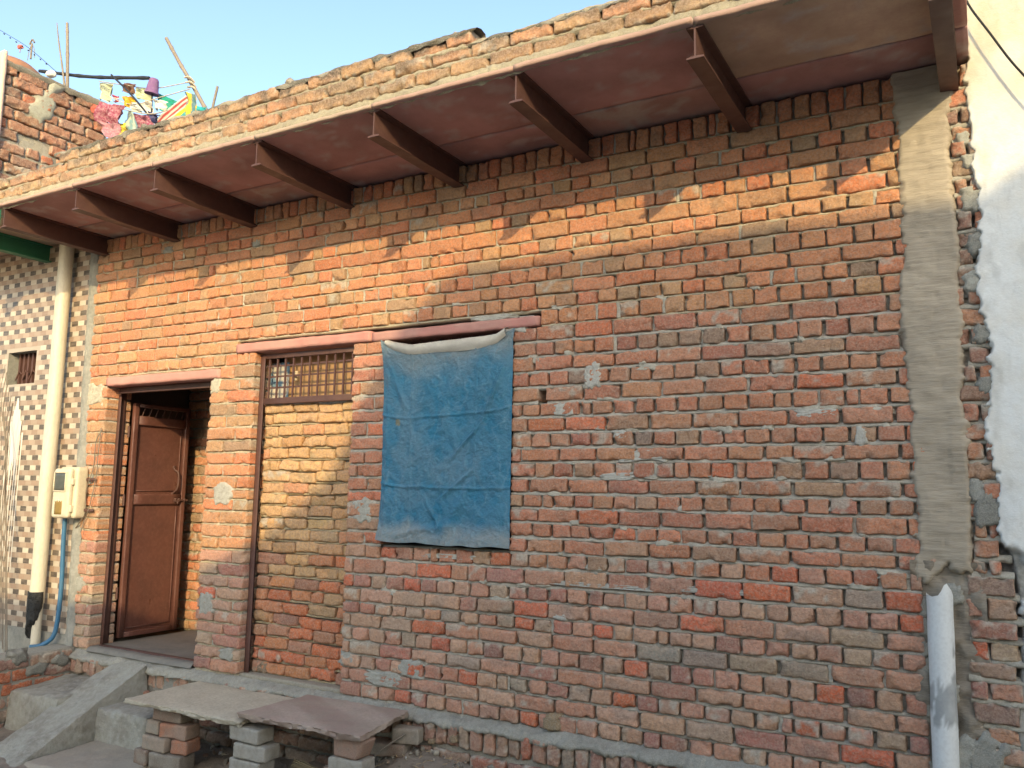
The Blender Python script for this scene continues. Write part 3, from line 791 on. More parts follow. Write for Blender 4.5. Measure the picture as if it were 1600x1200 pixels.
f1 = ridge(fbm(S * 3 + T * 2.2, T * 3 - S, 1.2, 3)); f2 = ridge(fbm(S * 9 - T * 4, T * 8 + S * 3, 4.2, 3)); f3 = (fbm(S * 24, T * 30, 2.2, 2) - .5) + .45 * ridge(fbm(S * 15 - T * 5, T * 17 + S * 6, 3.2, 3)) ** 6 + .7 * ridge(fbm(S * 6 + 2 * T, T * 7 - S * 3, 14.2, 4)) ** 8
Y = -.026 - .010 * f1 ** 2 - .007 * f2 ** 3 - f3 * .004
Y -= .014 * np.exp(-((T - .38 + .02 * S) / .006) ** 2) * .6 + .010 * np.exp(-((T - .72 - .01 * S) / .006) ** 2)      # fold marks
for c_ in (.25, .5, .75): Y -= .005 * np.exp(-((S - c_) / .006) ** 2)
for (sx, tx, ex, ey, wd, am) in ((.82, .40, .55, .60, .008, .014), (.95, .15, .80, .42, .012, .016), (.05, .10, .22, .35, .015, .014), (.35, .75, .50, .92, .012, .014), (.80, .62, .50, .98, .03, .016), (.45, .80, .78, .62, .010, .012), (.1, .97, .6, .90, .015, .012)):
    vx, vy = ex - sx, (ey - ty_) if False else ey - tx; l2 = vx * vx + vy * vy
    q = np.clip(((S - sx) * vx + (T - tx) * vy) / l2, 0, 1)
    dist = np.hypot(S - sx - q * vx, T - tx - q * vy); Y -= am * np.exp(-(dist / wd) ** 2) * np.sin(np.pi * np.clip(q * .9 + .05, 0, 1))
Y += .030 * sst(.10, .0, np.abs(S - .985)) * 0 + .028 * sst(.90, 1, S) + .014 * sst(.05, 0, S) * sst(.0, .3, T) - .010 * sst(.90, 1.0, T) - .014 * sst(.12, .03, T)
Y = np.minimum(Y, -.011)
dust = np.clip(sst(.87, .97, T + (fbm(S * 8, T * 8, 6, 2) - .5) * .08) * .75 + sst(.22, .02, T + (fbm(S * 5, T * 9, 3, 3) - .5) * .22) * .62 + sst(.52, .75, fbm(S * 4, T * 4.5, 8, 3)) * .16 + sst(.6, .8, f2) * .10 + .12 * np.exp(-((S - .33) / .02) ** 2) * 0, 0, .9)[..., None]
blue = np.array([.013, .150, .265]) * (.85 + .3 * fbm(S * 6, T * 7, 11, 3))[..., None]
tear = ((np.hypot((S - .14) / .022, (T - .40) / .016) + (fbm(S * 60, T * 60, 2) - .5)) < 1)[..., None]
C_ = blue * (1 - dust) + np.array([.27, .285, .275]) * dust
ln = sst(.955, .995, ridge(fbm(S * 6 + 2 * T, T * 7 - S * 3, 14.2, 4)))[..., None] * .28 + sst(.96, .995, ridge(fbm(S * 15 - T * 5, T * 17 + S * 6, 3.2, 3)))[..., None] * .22
C_ = C_ * (1 - ln) + np.array([.20, .33, .42]) * ln
C_ = np.where(tear, np.array([.22, .20, .12]), C_)
tp.add(np.stack([X, Y, Z], -1).reshape(-1, 3), grid_faces(nu, nv, True), C_.reshape(-1, 3))
trp = tp.build('tarpaulin', M['tarp'])
tag(trp, 'dusty blue plastic tarpaulin hung over the barred window of the brick house', 'tarpaulin')
a = Acc(); nu, nv = 60, 7                                        # the pale turned-over top hem
S, T = np.meshgrid(np.linspace(.03, .985, nu), np.linspace(0, 1, nv), indexing='ij')
xx = -3.24 * (1 - S) + -2.335 * S; zz = np.interp(S, np.linspace(0, 1, len(zt)), zt[np.linspace(0, 149, len(zt)).astype(int)])
hgt = np.interp(S, [0, .04, .3, .7, 1], [.02, .050, .072, .085, .055])
a.add(np.stack([xx, -.050 - .020 * np.sin(T * np.pi) - .008 * fbm(S * 12, T, 1, 2) + .03 * (1 - sst(0, .1, T)), zz + .012 - hgt * T + (fbm(S * 9, 1, 3, 2) - .5) * .012 * T], -1).reshape(-1, 3), grid_faces(nu, nv, True), np.array([.50, .475, .41]) * (.8 + .4 * fbm(S * 7, T * 2, 1, 3)).reshape(-1, 1))
a.build('hem', M['cloth'], trp)

# ------------------------------------------------------------------ plastered house at the right
wh = empty('plastered_house', (0, 0, 0), 'house wall of flaking white plaster at the right edge', 'house')
a = Acc(); nx, nz = 60, 620
xs = np.concatenate([np.linspace(0, .34, nx - 4), [.5, .9, 1.8, 3.6]]); zs = np.linspace(-.5, 5.0, nz)
U, W = np.meshgrid(xs, zs, indexing='ij')
edge = .046 + (fbm(W * 3.2, 1.2, 5, 4) - .5) * .085 + .0 * W + .025 * sst(1.2, .9, W) - .015 * sst(2.6, 3.2, W)
low = 1.0 + (fbm(U * 9, 2.2, 8, 3) - .5) * .22
spl = sst(.58, .63, fbm(U * 14, W * 12, 3, 3)) * sst(.55, .95, W)
mk = sst(-.006, .012, U - edge + (fbm(U * 34, W * 34, 3, 3) - .5) * .05) * np.maximum(sst(-.02, .03, W - low + (fbm(U * 24, W * 24, 9, 3) - .5) * .12), spl)
hole = np.exp(-(((U - .22) / .012) ** 2 + ((W - 1.17) / .016) ** 2))
Y = .02 - mk * .030 - (fbm(U * 7, W * 7, 4, 3) - .5) * .010 + hole * .03
warm = sst(2.8, 3.4, W + (fbm(U * 6, W * 4, 2, 3) - .5) * .8)[..., None]
wc = np.array([.72, .735, .71]) * (1 - warm) + np.array([.60, .55, .41]) * warm
stn = sst(.52, .72, fbm(U * 9, W * 3.5, 15, 4))[..., None] * .45 * sst(3.0, 3.4, W)[..., None]
wc = wc * (1 - stn) + np.array([.40, .36, .22]) * stn
gs = (sst(.58, .74, fbm(U * 13, W * 6, 25, 4)) * .30 + sst(.10, .0, U - edge) * .30 * sst(.4, .6, fbm(U * 30, W * 30, 6, 3)) + sst(.978, .995, 1 - np.abs(2 * fbm(U * 5, W * 3.2, 31, 4) - 1)) * .12)[..., None]
wc = wc * (1 - gs) + np.array([.36, .355, .32]) * gs
gc = np.array([.19, .185, .165]) * (.7 + .6 * fbm(U * 11, W * 11, 2, 3))[..., None]
cc = gc * (1 - mk[..., None]) + wc * mk[..., None]
a.add(np.stack([U, Y, W], -1).reshape(-1, 3), grid_faces(nx, nz), cc.reshape(-1, 3))
# where the brick ends show, the sheet is pushed back behind them
a.v[0][:, 1] += ((1 - sst(-.004, .012, U - edge - .02)) * (1 - mk) * .05).reshape(-1)
a.build('plaster_wall', M['plaster'], wh)
a = Acc(); box(a, .06, 3.6, .09, 4, -.5, 5.0); a.build('house_body', M['cement'], wh, smooth=False)

# ------------------------------------------------------------------ tiled house at the left
th = empty('tiled_house', (0, 0, 0), 'neighbouring house faced with brown and white mosaic tiles at the left', 'house')
a = Acc(); hr, wt = .0425, .083
WIN = (-7.45, -7.03, 2.123, 2.408)
TC = {'w': (.52, .46, .37), 'd': (.075, .06, .05), 't': (.30, .205, .145), 'b': (.36, .27, .20)}
r_ = 0; z = .105
while z < 3.30:
    off = [0, .04, .062, .02][r_ % 4]; x = -9.2 + off; i = 0
    while x < -6.3:
        x1 = x + wt; zr = -6.272 - .0225 * z
        q0, q1 = x, min(x1, zr)
        key = ('w', 'd')[i % 2] if r_ % 2 == 0 else ('t', 'b')[(i + r_ // 2) % 2]
        if q1 - q0 > .008 and not (q1 > WIN[0] and q0 < WIN[1] and z + hr > WIN[2] and z < WIN[3]):
            c = np.array(TC[key]) * (.88 + .24 * rng.random())
            g = .0011
            a.add([[q0 + g, 0, z + g], [q1 - g, 0, z + g], [q1 - g, 0, z + hr - g], [q0 + g, 0, z + hr - g]], [[0, 1, 2, 3]], c)
        x = x1; i += 1
    z += hr; r_ += 1
# grout sheet just behind the tile faces, round the window
for (x0, x1, z0, z1) in ((-9.2, WIN[0], .10, 3.31), (WIN[1], -6.33, .10, 3.31), (WIN[0], WIN[1], .10, WIN[2]), (WIN[0], WIN[1], WIN[3], 3.31)):
    a.add([[x0, .002, z0], [x1, .002, z0], [x1, .002, z1], [x0, .002, z1]], [[0, 1, 2, 3]], (.40, .34, .27))
a.build('tile_facing', M['tile'], th, smooth=False)
a = Acc()
for (x0, x1, z0, z1) in ((-9.2, WIN[0], -.5, 3.31), (WIN[1], -6.36, -.5, 3.31), (WIN[0], WIN[1], -.5, WIN[2]), (WIN[0], WIN[1], WIN[3], 3.31)):
    box(a, x0, x1, .006, .22, z0, z1)
box(a, -9.2, -6.38, .4, 4, -.5, 3.31); box(a, -9.2, -9.1, .22, .4, -.5, 3.3)
a.build('masonry', M['cement'], th, smooth=False)
a = Acc(); nx, nz = 16, 300                                      # cement seam between the tiles and the bricks
U, W = np.meshgrid(np.linspace(-1, 1, nx), np.linspace(-.02, 3.28, nz), indexing='ij')
xc = -6.255 - .025 * W; wd = .045 + .02 * fbm(W * 4, 1, 1, 2)
a.add(np.stack([xc + U * wd, .012 - .03 * np.clip(1 - U ** 2, 0, 1) ** .6 - (fbm(U * 4, W * 25, 3, 3) - .5) * .016, W], -1).reshape(-1, 3), grid_faces(nx, nz), (.3, .28, .22))
a.build('seam', M['cement'], th)
a = Acc(); nx, nz = 60, 10
U, W = np.meshgrid(np.linspace(-9.2, -6.2, nx), np.linspace(-.5, .108, nz), indexing='ij')
a.add(np.stack([U, -.012 + (fbm(U * 7, W * 7, 3, 3) - .5) * .012, W], -1).reshape(-1, 3), grid_faces(nx, nz)); a.build('base_course', M['cement'], th)
a = Acc()
for x_ in np.linspace(WIN[0] + .05, WIN[1] - .05, 6): box(a, x_ - .012, x_ + .012, .075, .10, WIN[2], WIN[3])
for x_ in np.linspace(WIN[0] + .02, WIN[1] - .1, 4): tube(a, [[x_, .07, WIN[2] + .05], [x_ + .05, .07, WIN[2] + .13], [x_ + .09, .07, WIN[2] + .10]], .008, 6)
wnd = a.build('window_grille', M['steel'], th, smooth=False)
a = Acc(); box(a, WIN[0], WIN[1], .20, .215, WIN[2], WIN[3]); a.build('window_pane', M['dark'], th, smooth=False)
a = Acc()
pdr = at(27, 640, -.004)
for q in range(7):                                                # dried white paint runs under the little window
    x_ = pdr[0] + (q - 3) * .035; zt_, zb_ = 2.0 - .25 * abs(q - 3) * .4, .35 + .3 * rng.random()
    w_ = np.array([.012, .03 if abs(q - 3) < 2 else .007, .02 if abs(q - 3) < 2 else .005, .005, .004]); zz_ = np.array([zt_, zt_ - .12, zt_ - .45, zt_ - .6, zb_])
    V = [[x_ + s_ * w_[i], -.003 - .001 * (q % 2), zz_[i]] for i in range(5) for s_ in (-1, 1)]
    a.add(V, [[2 * i, 2 * i + 1, 2 * i + 3, 2 * i + 2][::-1] for i in range(4)])
a.build('paint_runs', mat('dried_paint', (.70, .66, .58), .7), th, smooth=False)
# its steel beam, ledge and roof terrace wall
a = Acc(); box(a, -7.01, -6.93, -.9, .0, 3.17, 3.178); box(a, -6.974, -6.966, -.9, .0, 3.178, 3.30); box(a, -7.01, -6.93, -.9, .0, 3.30, 3.308)
a.build('green_beam', M['green'], th, smooth=False)
a = Acc(); box(a, -6.245, -6.215, -.846, -.838, 3.14, 3.27); a.build('green_end_plate', M['green'], th, smooth=False)
a = Acc(); rbox(a, [-7.8, -.42, 3.335], [2.82, .86, .05], .006, (30, 10, 2), .004, 14, c=BEI); a.build('ledge_slab', M['slab'], th)
pw = Acc()
Xp = np.array([0, 1., 0]); Np = np.array([1., 0, 0])
z = 3.36; k = 0
while z < 4.46:
    ys = [-.815]; first = [.10, .215, .15, .06][k % 4]
    y_ = -.815 + first
    while y_ < .0: ys.append(y_); y_ += .225 + .025 * rng.random() if k % 5 else .12
    ys.append(.02 + .05 * rng.random())
    for i in range(len(ys) - 1):
        L = ys[i + 1] - ys[i] - .016
        if L < .03: continue
        if k == 6 and i == 1: continue
        brick(pw, [-6.372, ys[i], z + rng.normal() * .004], np.array([0, 1, rng.normal() * .015]), ZA, Np, L, .0775, .06, pick(PAL_OLD), proud=rng.normal() * .007, r=.013, rough=1.5, dust=.6, white=.2, grime=.55 if z > 4.2 else .1)
    z += .0865; k += 1
# mortar sheet behind, and a cement splash near the top
ny, nz = 40, 60
U, W = np.meshgrid(np.linspace(-.83, .06, ny), np.linspace(3.3, 4.47, nz), indexing='ij')
sp = sst(.03, -.02, np.abs(U + .50 - (W - 4.25) * .3) - .075 + (fbm(U * 8, W * 8, 1, 3) - .5) * .22) * sst(4.06, 4.12, W + (fbm(U * 12, W * 3, 7, 2) - .5) * .2)
Yx = -6.400 + (fbm(U * 20, W * 20, 1, 3) - .5) * .012 + sp * .038
pw.add(np.stack([Yx, U, W], -1).reshape(-1, 3), grid_faces(ny, nz, False), (MORT * .7 + (np.array([.36, .36, .28]) - MORT * .7) * sp.reshape(-1, 1)), 1)
box(pw, -6.50, -6.40, -.80, .05, 3.3, 4.46, MORT * .5, 1)
n = 40; y_ = np.linspace(-.83, .08, n); V = []
for j, (dx, dz) in enumerate([(.0, -.03), (.016, .0), (.006, .02), (-.05, .03), (-.12, .02), (-.14, -.05)]):
    V.append(np.stack([-6.372 + dx + (fbm(y_ * 15, j, 2, 3) - .5) * .02, y_, 4.475 + dz + (fbm(y_ * 13, j * .6, 4, 3) - .5) * .035], -1))
V = np.stack(V, 1); pw.add(V.reshape(-1, 3), grid_faces(n, 6, True), np.array([.17, .155, .12]) * (.5 + fbm(V[..., 0] * 9, V[..., 1] * 9, 3, 3)).reshape(-1, 1), 1)
pw.build('terrace_wall', [M['brick'], M['mortar']], th)
a = Acc(); rbox(a, [-6.945, -.845, 3.93], [1.20, .035, 1.24], .008, (30, 2, 30), .005, 14)
a.build('terrace_front', M['pink'], th)

# ------------------------------------------------------------------ drainpipe, meter, cables on the left
dp = empty('drainpipe', (-6.60, -.08, 0), 'fat cream plastic drainpipe standing against the mosaic tiles', 'pipe'); dp.location = (0, 0, 0)
a = Acc(); zz = np.linspace(.33, 3.27, 40)
tube(a, [[-6.60 - .006 * (z_ - 1.5) * 0 + (vn(z_ * 1.5, 1, 1) - .5) * .006, -.075, z_] for z_ in zz], .056, 24); a.build('shaft', M['pvc'], dp)
a = Acc(); tube(a, [[-6.575, -.072, .0], [-6.58, -.072, .36]], .036, 16); a.build('outlet', M['pvc'], dp)
a = Acc(); n1, n2 = 26, 30
A_, B_ = np.meshgrid(np.linspace(-2.9, .2, n1), np.linspace(.06, .42, n2), indexing='ij')
rr = .060 + .012 * fbm(A_ * 3, B_ * 22, 2, 3); rr = rr * np.where(B_ < .34, np.interp(B_, [0, .34], [.95, 1.0]), 1)
drp = sst(-.05, .05, B_ - .12 - .16 * (A_ + 1.6) * .5 + (fbm(A_ * 2, B_ * 14, 5, 3) - .5) * .16)
rr = .03 + (rr - .03) * drp
a.add(np.stack([-6.60 + rr * np.cos(A_), -.075 + rr * np.sin(A_), B_], -1).reshape(-1, 3), grid_faces(n1, n2)); a.build('tar_patch', M['tar'], dp)

mb = empty('electricity_meter', (0, 0, 0), 'cream electricity meter box on the edge of the tiled wall', 'electricity meter')
mx, mz = -6.30, 1.20
MR = (0, 0, .05)
a = Acc(); rbox(a, [mx + .02, -.055, mz + .005], [.235, .10, .40], .022, (10, 6, 14)); a.build('case', M['cream'], mb)
a = Acc(); rbox(a, [mx - .005, -.118, mz], [.215, .045, .385], .024, (14, 6, 18)); a.build('cover', M['cream'], mb)
a = Acc(); rbox(a, [mx - .02, -.140, mz + .088], [.135, .012, .135], .004, (6, 3, 6)); a.build('display', M['screen'], mb)
a = Acc()
for (x0, x1, z0, z1) in ((-.098, -.088, .01, .166), (.048, .058, .01, .166), (-.098, .058, .156, .166), (-.098, .058, .01, .02)): rbox(a, [mx + (x0 + x1) / 2, -.142, mz + (z0 + z1) / 2], [x1 - x0, .014, z1 - z0], .003, (3, 3, 3))
a.build('display_rim', M['cream'], mb)
a = Acc(); rbox(a, [mx - .02, -.139, mz - .112], [.092, .008, .108], .002, (4, 2, 4)); a.build('sticker', M['brass'], mb)
a = Acc()
for dx in (-.04, 0, .04): rbox(a, [mx - .02 + dx * .8, -.140, mz - .060], [.016, .010, .018], .003, (3, 2, 3))
a.build('tab', M['cream'], mb)
for dz in (.09, -.12):
    a = Acc(); rbox(a, [mx + .108, -.11, mz + dz], [.022, .04, .055], .006, (4, 4, 4)); a.build('clip', M['cream'], mb)
for dz in (.11, -.13):
    a = Acc(); rbox(a, [mx + .17, -.022, mz + dz], [.15, .012, .022], .002, (6, 2, 3)); a.build('bracket', M['steel'], mb)

a = Acc(); tube(a, spline([[-6.36, -.05, 1.0], [-6.355, -.05, .8], [-6.335, -.05, .5], [-6.34, -.055, .22], [-6.36, -.07, .09], [-6.42, -.12, .03], [-6.47, -.18, .02]], 7), .017, 10)
tag(a.build('conduit', M['bluepipe']), 'thin blue plastic conduit dropping from the meter box to the step', 'conduit')
for pts, lb in (([(160, 672), (150, 690), (146, 730), (135, 765), (133, 800), (125, 815), (118, 825)], 'thin cable looping furthest down the brick pier beside the meter box'),
                ([(158, 668), (154, 705), (150, 745), (140, 790), (131, 815), (126, 832)], 'thin cable hanging straightest beside the meter box')):
    a = Acc(); tube(a, spline([at(x, y, -.02 - .01 * (i % 2)) for i, (x, y) in enumerate(pts)], 6), .0042, 6)
    tag(a.build('cable', M['greywire']), lb, 'cable', 'cables beside the meter')
a = Acc()
for q in range(6):
    x0, y0 = 2 + 2.4 * q, 570 + 12 * q
    tube(a, spline([at(x0 + 6, y0, -.10 - .02 * q), at(x0 - 2, y0 + 50, -.14), at(x0 + 5 * math.sin(q), y0 + 120, -.12), at(x0 - 4, y0 + 210, -.16), at(x0 - 3, y0 + 420, -.14)], 6), .0028 + .001 * (q % 3), 6)
tag(a.build('dry_vine', M['bamboo']), 'dry bare vine stems climbing the tiled wall beside its small window', 'vine')

# ------------------------------------------------------------------ steps, ramp, low wall, ground
def block(acc, P8, n=(14, 10, 7), rough=.006, fr=10, c=(.5, .5, .5), m=0, r=.02):
    """a worn block bent to eight corners: bottom four then top four, each x- y-, x+ y-, x+ y+, x- y+"""
    t, F = cube_tpl(n); u = (t + 1) / 2
    # round the edges a little before bending
    e = .5 - .5 * np.sign(t) * (1 - (1 - np.abs(t)))
    P8 = np.asarray(P8, float)
    def bil(q): return ((1 - u[:, :1]) * (1 - u[:, 1:2]) * q[0] + u[:, :1] * (1 - u[:, 1:2]) * q[1] + u[:, :1] * u[:, 1:2] * q[2] + (1 - u[:, :1]) * u[:, 1:2] * q[3])
    p = bil(P8[:4]) * (1 - u[:, 2:]) + bil(P8[4:]) * u[:, 2:]
    nm = (np.abs(t) > .999).sum(1)
    cen = P8.mean(0); d = p - cen; L = np.linalg.norm(d, axis=1, keepdims=True)
    p = p - d / L * np.where(nm >= 2, r * (.5 if True else 1), 0)[:, None] * np.where(nm >= 3, 1.6, 1)[:, None]
    o = rng.random(3) * 60
    nn = np.stack([fbm(p[:, 0] * fr + o[0] + 20 * k, p[:, 1] * fr + o[1], p[:, 2] * fr + o[2], 3) - .5 for k in range(3)], 1)
    acc.add(p + nn * rough * 2, F, c, m)


a = Acc()
block(a, [[-5.74, -.95, -.60], [-5.22, -1.0, -.60], [-5.24, .0, -.60], [-5.68, .0, -.6], [-5.70, -.92, -.465], [-5.235, -.95, -.445], [-5.25, -.045, .012], [-5.64, -.055, -.022]], (20, 44, 8), .014, 7, r=.02)
tag(a.build('ramp', M['steps'], sharp=38), 'smooth grey cement ramp running down from the open doorway', 'ramp')
a = Acc(); block(a, [[-5.25, -.46, -.6], [-4.72, -.46, -.6], [-4.72, .0, -.6], [-5.25, .0, -.6], [-5.25, -.44, -.215], [-4.72, -.44, -.20], [-4.72, .0, -.18], [-5.25, .0, -.19]], (22, 18, 14), .014, 9)
tag(a.build('step_block', M['steps'], sharp=38), 'rough cement step block between the ramp and the stone bench', 'step', 'blocks beside the ramp')
a = Acc(); block(a, [[-6.16, -.52, -.6], [-5.58, -.52, -.6], [-5.58, .0, -.6], [-6.16, .0, -.6], [-6.16, -.50, -.20], [-5.58, -.50, -.185], [-5.58, .0, -.16], [-6.16, .0, -.16]], (22, 18, 14), .014, 9)
tag(a.build('step_block', M['steps'], sharp=38), 'worn cement step block between the ramp and the low red brick wall', 'step', 'blocks beside the ramp')
a = Acc(); block(a, [[-5.22, -.96, -.62], [-4.50, -.90, -.62], [-4.50, -.42, -.62], [-5.22, -.42, -.62], [-5.22, -.93, -.43], [-4.52, -.86, -.425], [-4.50, -.42, -.405], [-5.22, -.42, -.41]], (28, 22, 6), .012, 9, (.33, .29, .235))
tag(a.build('flagstone', M['bench']), 'broad cracked flagstone on the ground at the foot of the ramp', 'paving stone')
lw = Acc()
for k in range(6):
    y_ = -1.3 + [.0, .11, .04, .09, .02, .1][k]; z0 = -.06 - k * .088
    while y_ < -.05:
        L = min(.225, -.03 - y_)
        if L > .04: brick(lw, [-6.15, y_, z0], np.array([0, 1., 0]), ZA, np.array([1., 0, 0]), L, .076, .08, np.array([.46, .13, .055]) if k in (1, 2) and y_ < -.3 else pick(PAL_LOW) * .6 + np.array([.13, .125, .105]) * .45, proud=rng.normal() * .004, r=.012, rough=1.5, dust=.5, white=.3)
        y_ += L + .012
ny, nz = 50, 8
block(lw, [[-6.42, -1.3, -.55], [-6.163, -1.3, -.55], [-6.163, .0, -.55], [-6.42, .0, -.55], [-6.42, -1.3, .02], [-6.163, -1.3, .02], [-6.163, .0, .03], [-6.42, .0, .03]], (8, 30, 10), .008, 10, MORT * .7, 1)
for y_, z_, w in ((-.13, -.05, .2), (-.30, -.09, .2), (-.45, .01, .16)):
    n = 14; g = np.linspace(-1, 1, n); U, W = np.meshgrid(g, g, indexing='ij'); o = rng.random() * 40
    mk = sst(.95, .5, np.hypot(U, W) + (fbm(U * 2 + o, W * 2, 1, 3) - .5) * .8)
    lw.add(np.stack([-6.18 + mk * .042 + .006 * fbm(U * 4, W * 4, 2), y_ + U * w / 2, z_ + W * .07], -1).reshape(-1, 3), grid_faces(n, n), GREY * .55 * (1 + .3 * W.reshape(-1, 1)), 1)
tag(lw.build('low_wall', [M['brick'], M['mortar']]), 'low red brick side wall beside the steps below the meter', 'low wall')

gx = np.unique(np.concatenate([[-40, -25, -15, -10], np.arange(-8, -5.4, .12), np.arange(-5.4, -.6, .028), np.arange(-.6, 1.6, .1), [3, 6, 12, 25, 40]]))
gy = np.unique(np.concatenate([[-40, -25, -15, -10, -7, -5, -4], np.arange(-3.2, -1.2, .15), np.arange(-1.2, .0, .028), [.1, 1, 5, 20, 60]]))
U, W = np.meshgrid(gx, gy, indexing='ij')
sx = np.interp(U, [-8, -4.4, -3.5, -2.9, -2.2, 0], [0, .02, .06, .27, .21, .16])
zg = -.452 + sx * np.exp(-((W + .06) / .45) ** 2) + (fbm(U * 3, W * 3, 1, 3) - .5) * .05 + (fbm(U * 14, W * 14, 4, 3) - .5) * .035
gc = np.array([.30, .25, .20]) * (.75 + .5 * fbm(U * 5, W * 5, 7, 3))[..., None]
a = Acc(); a.add(np.stack([U, W, zg], -1).reshape(-1, 3), grid_faces(len(gx), len(gy)), gc.reshape(-1, 3))
tag(a.build('ground', M['ground']), kind='structure')


def gz(x, y): return float(-.452 + np.interp(x, [-8, -4.4, -3.5, -2.9, -2.2, 0], [0, .02, .06, .27, .21, .16]) * math.exp(-((y + .06) / .45) ** 2))


rb = Acc()
for q in range(900):
    x_, y_ = -4.6 + 4.4 * rng.random(), -.07 - 1.0 * rng.random() ** 1.6
    if x_ < -3.2 and rng.random() < .4: continue
    s = .006 + .022 * rng.random() ** 3
    c = pick(PAL_LOW) * .7 if rng.random() < .4 else np.array([.28, .25, .20]) * (.5 + rng.random())
    if rng.random() < .05: c = np.array([.62, .62, .58])
    rbox(rb, [x_, y_, gz(x_, y_) + s * .3], [s * (1 + rng.random()), s * (1 + rng.random()), s * .9], s * .25, (3, 3, 3), s * .2, 60, rng.random(3) * 6, c)
for q in range(260):                                              # chips of straw and peel
    x_, y_ = -3.1 + 1.3 * rng.random(), -.08 - .6 * rng.random()
    an, l = rng.random() * 6.3, .01 + .03 * rng.random(); z_ = gz(x_, y_) + .012
    tube(rb, [[x_, y_, z_], [x_ + l * math.cos(an), y_ + l * math.sin(an), z_ + .012 * rng.random()]], .0022, 4, np.array([.34, .25, .14]) * (.5 + rng.random()))
tag(rb.build('rubble', M['stone']), kind='stuff')

# stone bench
def slabpoly(name, C, th, c, label):
    """C: four top corners, front left, front right, back right, back left"""
    a = Acc(); t, F = cube_tpl((44, 26, 3)); u = (t + 1) / 2; C = np.asarray(C, float)
    p = (1 - u[:, :1]) * (1 - u[:, 1:2]) * C[0] + u[:, :1] * (1 - u[:, 1:2]) * C[1] + u[:, :1] * u[:, 1:2] * C[2] + (1 - u[:, :1]) * u[:, 1:2] * C[3]
    p[:, 2] -= (1 - u[:, 2]) * th
    o = rng.random() * 60; edge = np.maximum(np.abs(t[:, 0]) ** 12, np.abs(t[:, 1]) ** 9)
    cen = C.mean(0); d = p[:, :2] - cen[:2]; d = d / np.maximum(np.linalg.norm(d, axis=1, keepdims=True), .01)
    jag = (fbm(p[:, 0] * 9 + o, p[:, 1] * 9, u[:, 2] * 1.2, 3) - .45) * .038 + (vn(p[:, 0] * 40 + o, p[:, 1] * 40, u[:, 2] * 3) - .5) * .026
    p[:, :2] -= d * (edge * (jag + .012 * (u[:, 2] < .1)))[:, None]
    p[:, 2] += (fbm(p[:, 0] * 5 + o, p[:, 1] * 7, 1, 3) - .5) * .012 - edge * (u[:, 2] > .9) * .006 + edge * (u[:, 2] < .1) * (fbm(p[:, 0] * 16, p[:, 1] * 16, o, 2) - .3) * .022
    s = fbm(p[:, 0] * 3 + p[:, 1] * 5 + o, p[:, 1] * 2, 1, 3)[:, None]
    cc = np.asarray(c[0]) * (1 - sst(.4, .65, s)) + np.asarray(c[1]) * sst(.4, .65, s)
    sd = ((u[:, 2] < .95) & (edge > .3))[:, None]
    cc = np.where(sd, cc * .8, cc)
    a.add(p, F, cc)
    return tag(a.build(name, M['bench'], sharp=32), label, 'stone slab', 'loose slabs laid as a bench')


slabpoly('bench_slab', [[-4.70, -.64, -.038], [-3.71, -.62, -.040], [-3.78, -.072, -.030], [-4.69, -.072, -.033]], .036, [(.54, .49, .375), (.43, .385, .29)], 'pale buff stone slab forming the left half of the low bench')
slabpoly('bench_slab', [[-3.74, -.615, .006], [-2.86, -.60, .008], [-2.93, -.072, .014], [-3.70, -.09, .010]], .042, [(.44, .345, .285), (.35, .255, .21)], 'purplish red stone slab forming the right half of the low bench')


def loose(cx, cy, ztop, L, D, H, c, label, rz=0.0, group='loose bricks propping the bench', name='brick', tilt=0.0, rough=.006):
    a = Acc(); o = rng.random() * 50
    c = np.array(c)

    def cf(p):
        t = sst(.45, .62, fbm(p[:, 0] * 9 + o, p[:, 1] * 9, p[:, 2] * 12, 2))[:, None]
        return c * (1 - t * .5) + (np.array([.30, .28, .23])) * t * .5
    rbox(a, [0, 0, H / 2], [L, D, H], .011, (16, 10, 8), rough, 20, (0, tilt, 0), colfn=cf)
    o_ = a.build(name, M['stone'], sharp=38); o_.location = (cx, cy, ztop - H); o_.rotation_euler = (0, 0, rz)
    return tag(o_, label, 'brick' if name == 'brick' else 'stone', group)


GB, RB, DB, TB = (.34, .32, .275), (.36, .155, .09), (.22, .15, .11), (.31, .24, .18)
for i, (dx, lb) in enumerate([(0, 'grey mortar-coated brick topmost of the middle stack under the bench'), (.045, 'grey brick second from the top of the middle stack, jutting to the right'), (.015, 'grey brick third from the top of the middle stack under the bench'), (.03, 'grey brick at the foot of the middle stack under the bench')]):
    loose(-3.70 + dx, -.535, -.078 - i * .088, .235, .13, .082, GB, lb, .10 * (i % 2) - .03)
loose(-4.40, -.50, -.078, .24, .12, .078, DB, 'dark brick lying topmost on the left stack under the buff slab', .06)
loose(-4.50, -.50, -.160, .115, .15, .08, TB, 'short pale brick end at the left of the left stack, second layer', -.05)
loose(-4.33, -.51, -.160, .215, .12, .083, RB, 'orange red brick in the second layer of the left stack', .08)
loose(-4.46, -.53, -.246, .215, .13, .082, TB, 'large pale brick in the third layer of the left stack', -.03)
loose(-4.28, -.50, -.246, .12, .13, .080, RB, 'red brick end beside the pale brick in the third layer of the left stack', .2)
loose(-4.56, -.54, -.332, .12, .13, .09, DB, 'small dark brick at the left foot of the left stack', -.04)
loose(-4.36, -.53, -.332, .25, .13, .09, (.20, .165, .13), 'long dark brick at the right foot of the left stack', .12)
loose(-2.99, -.50, -.142, .22, .13, .105, GB, 'thick grey brick under the tapered stone at the bench front right', .05)
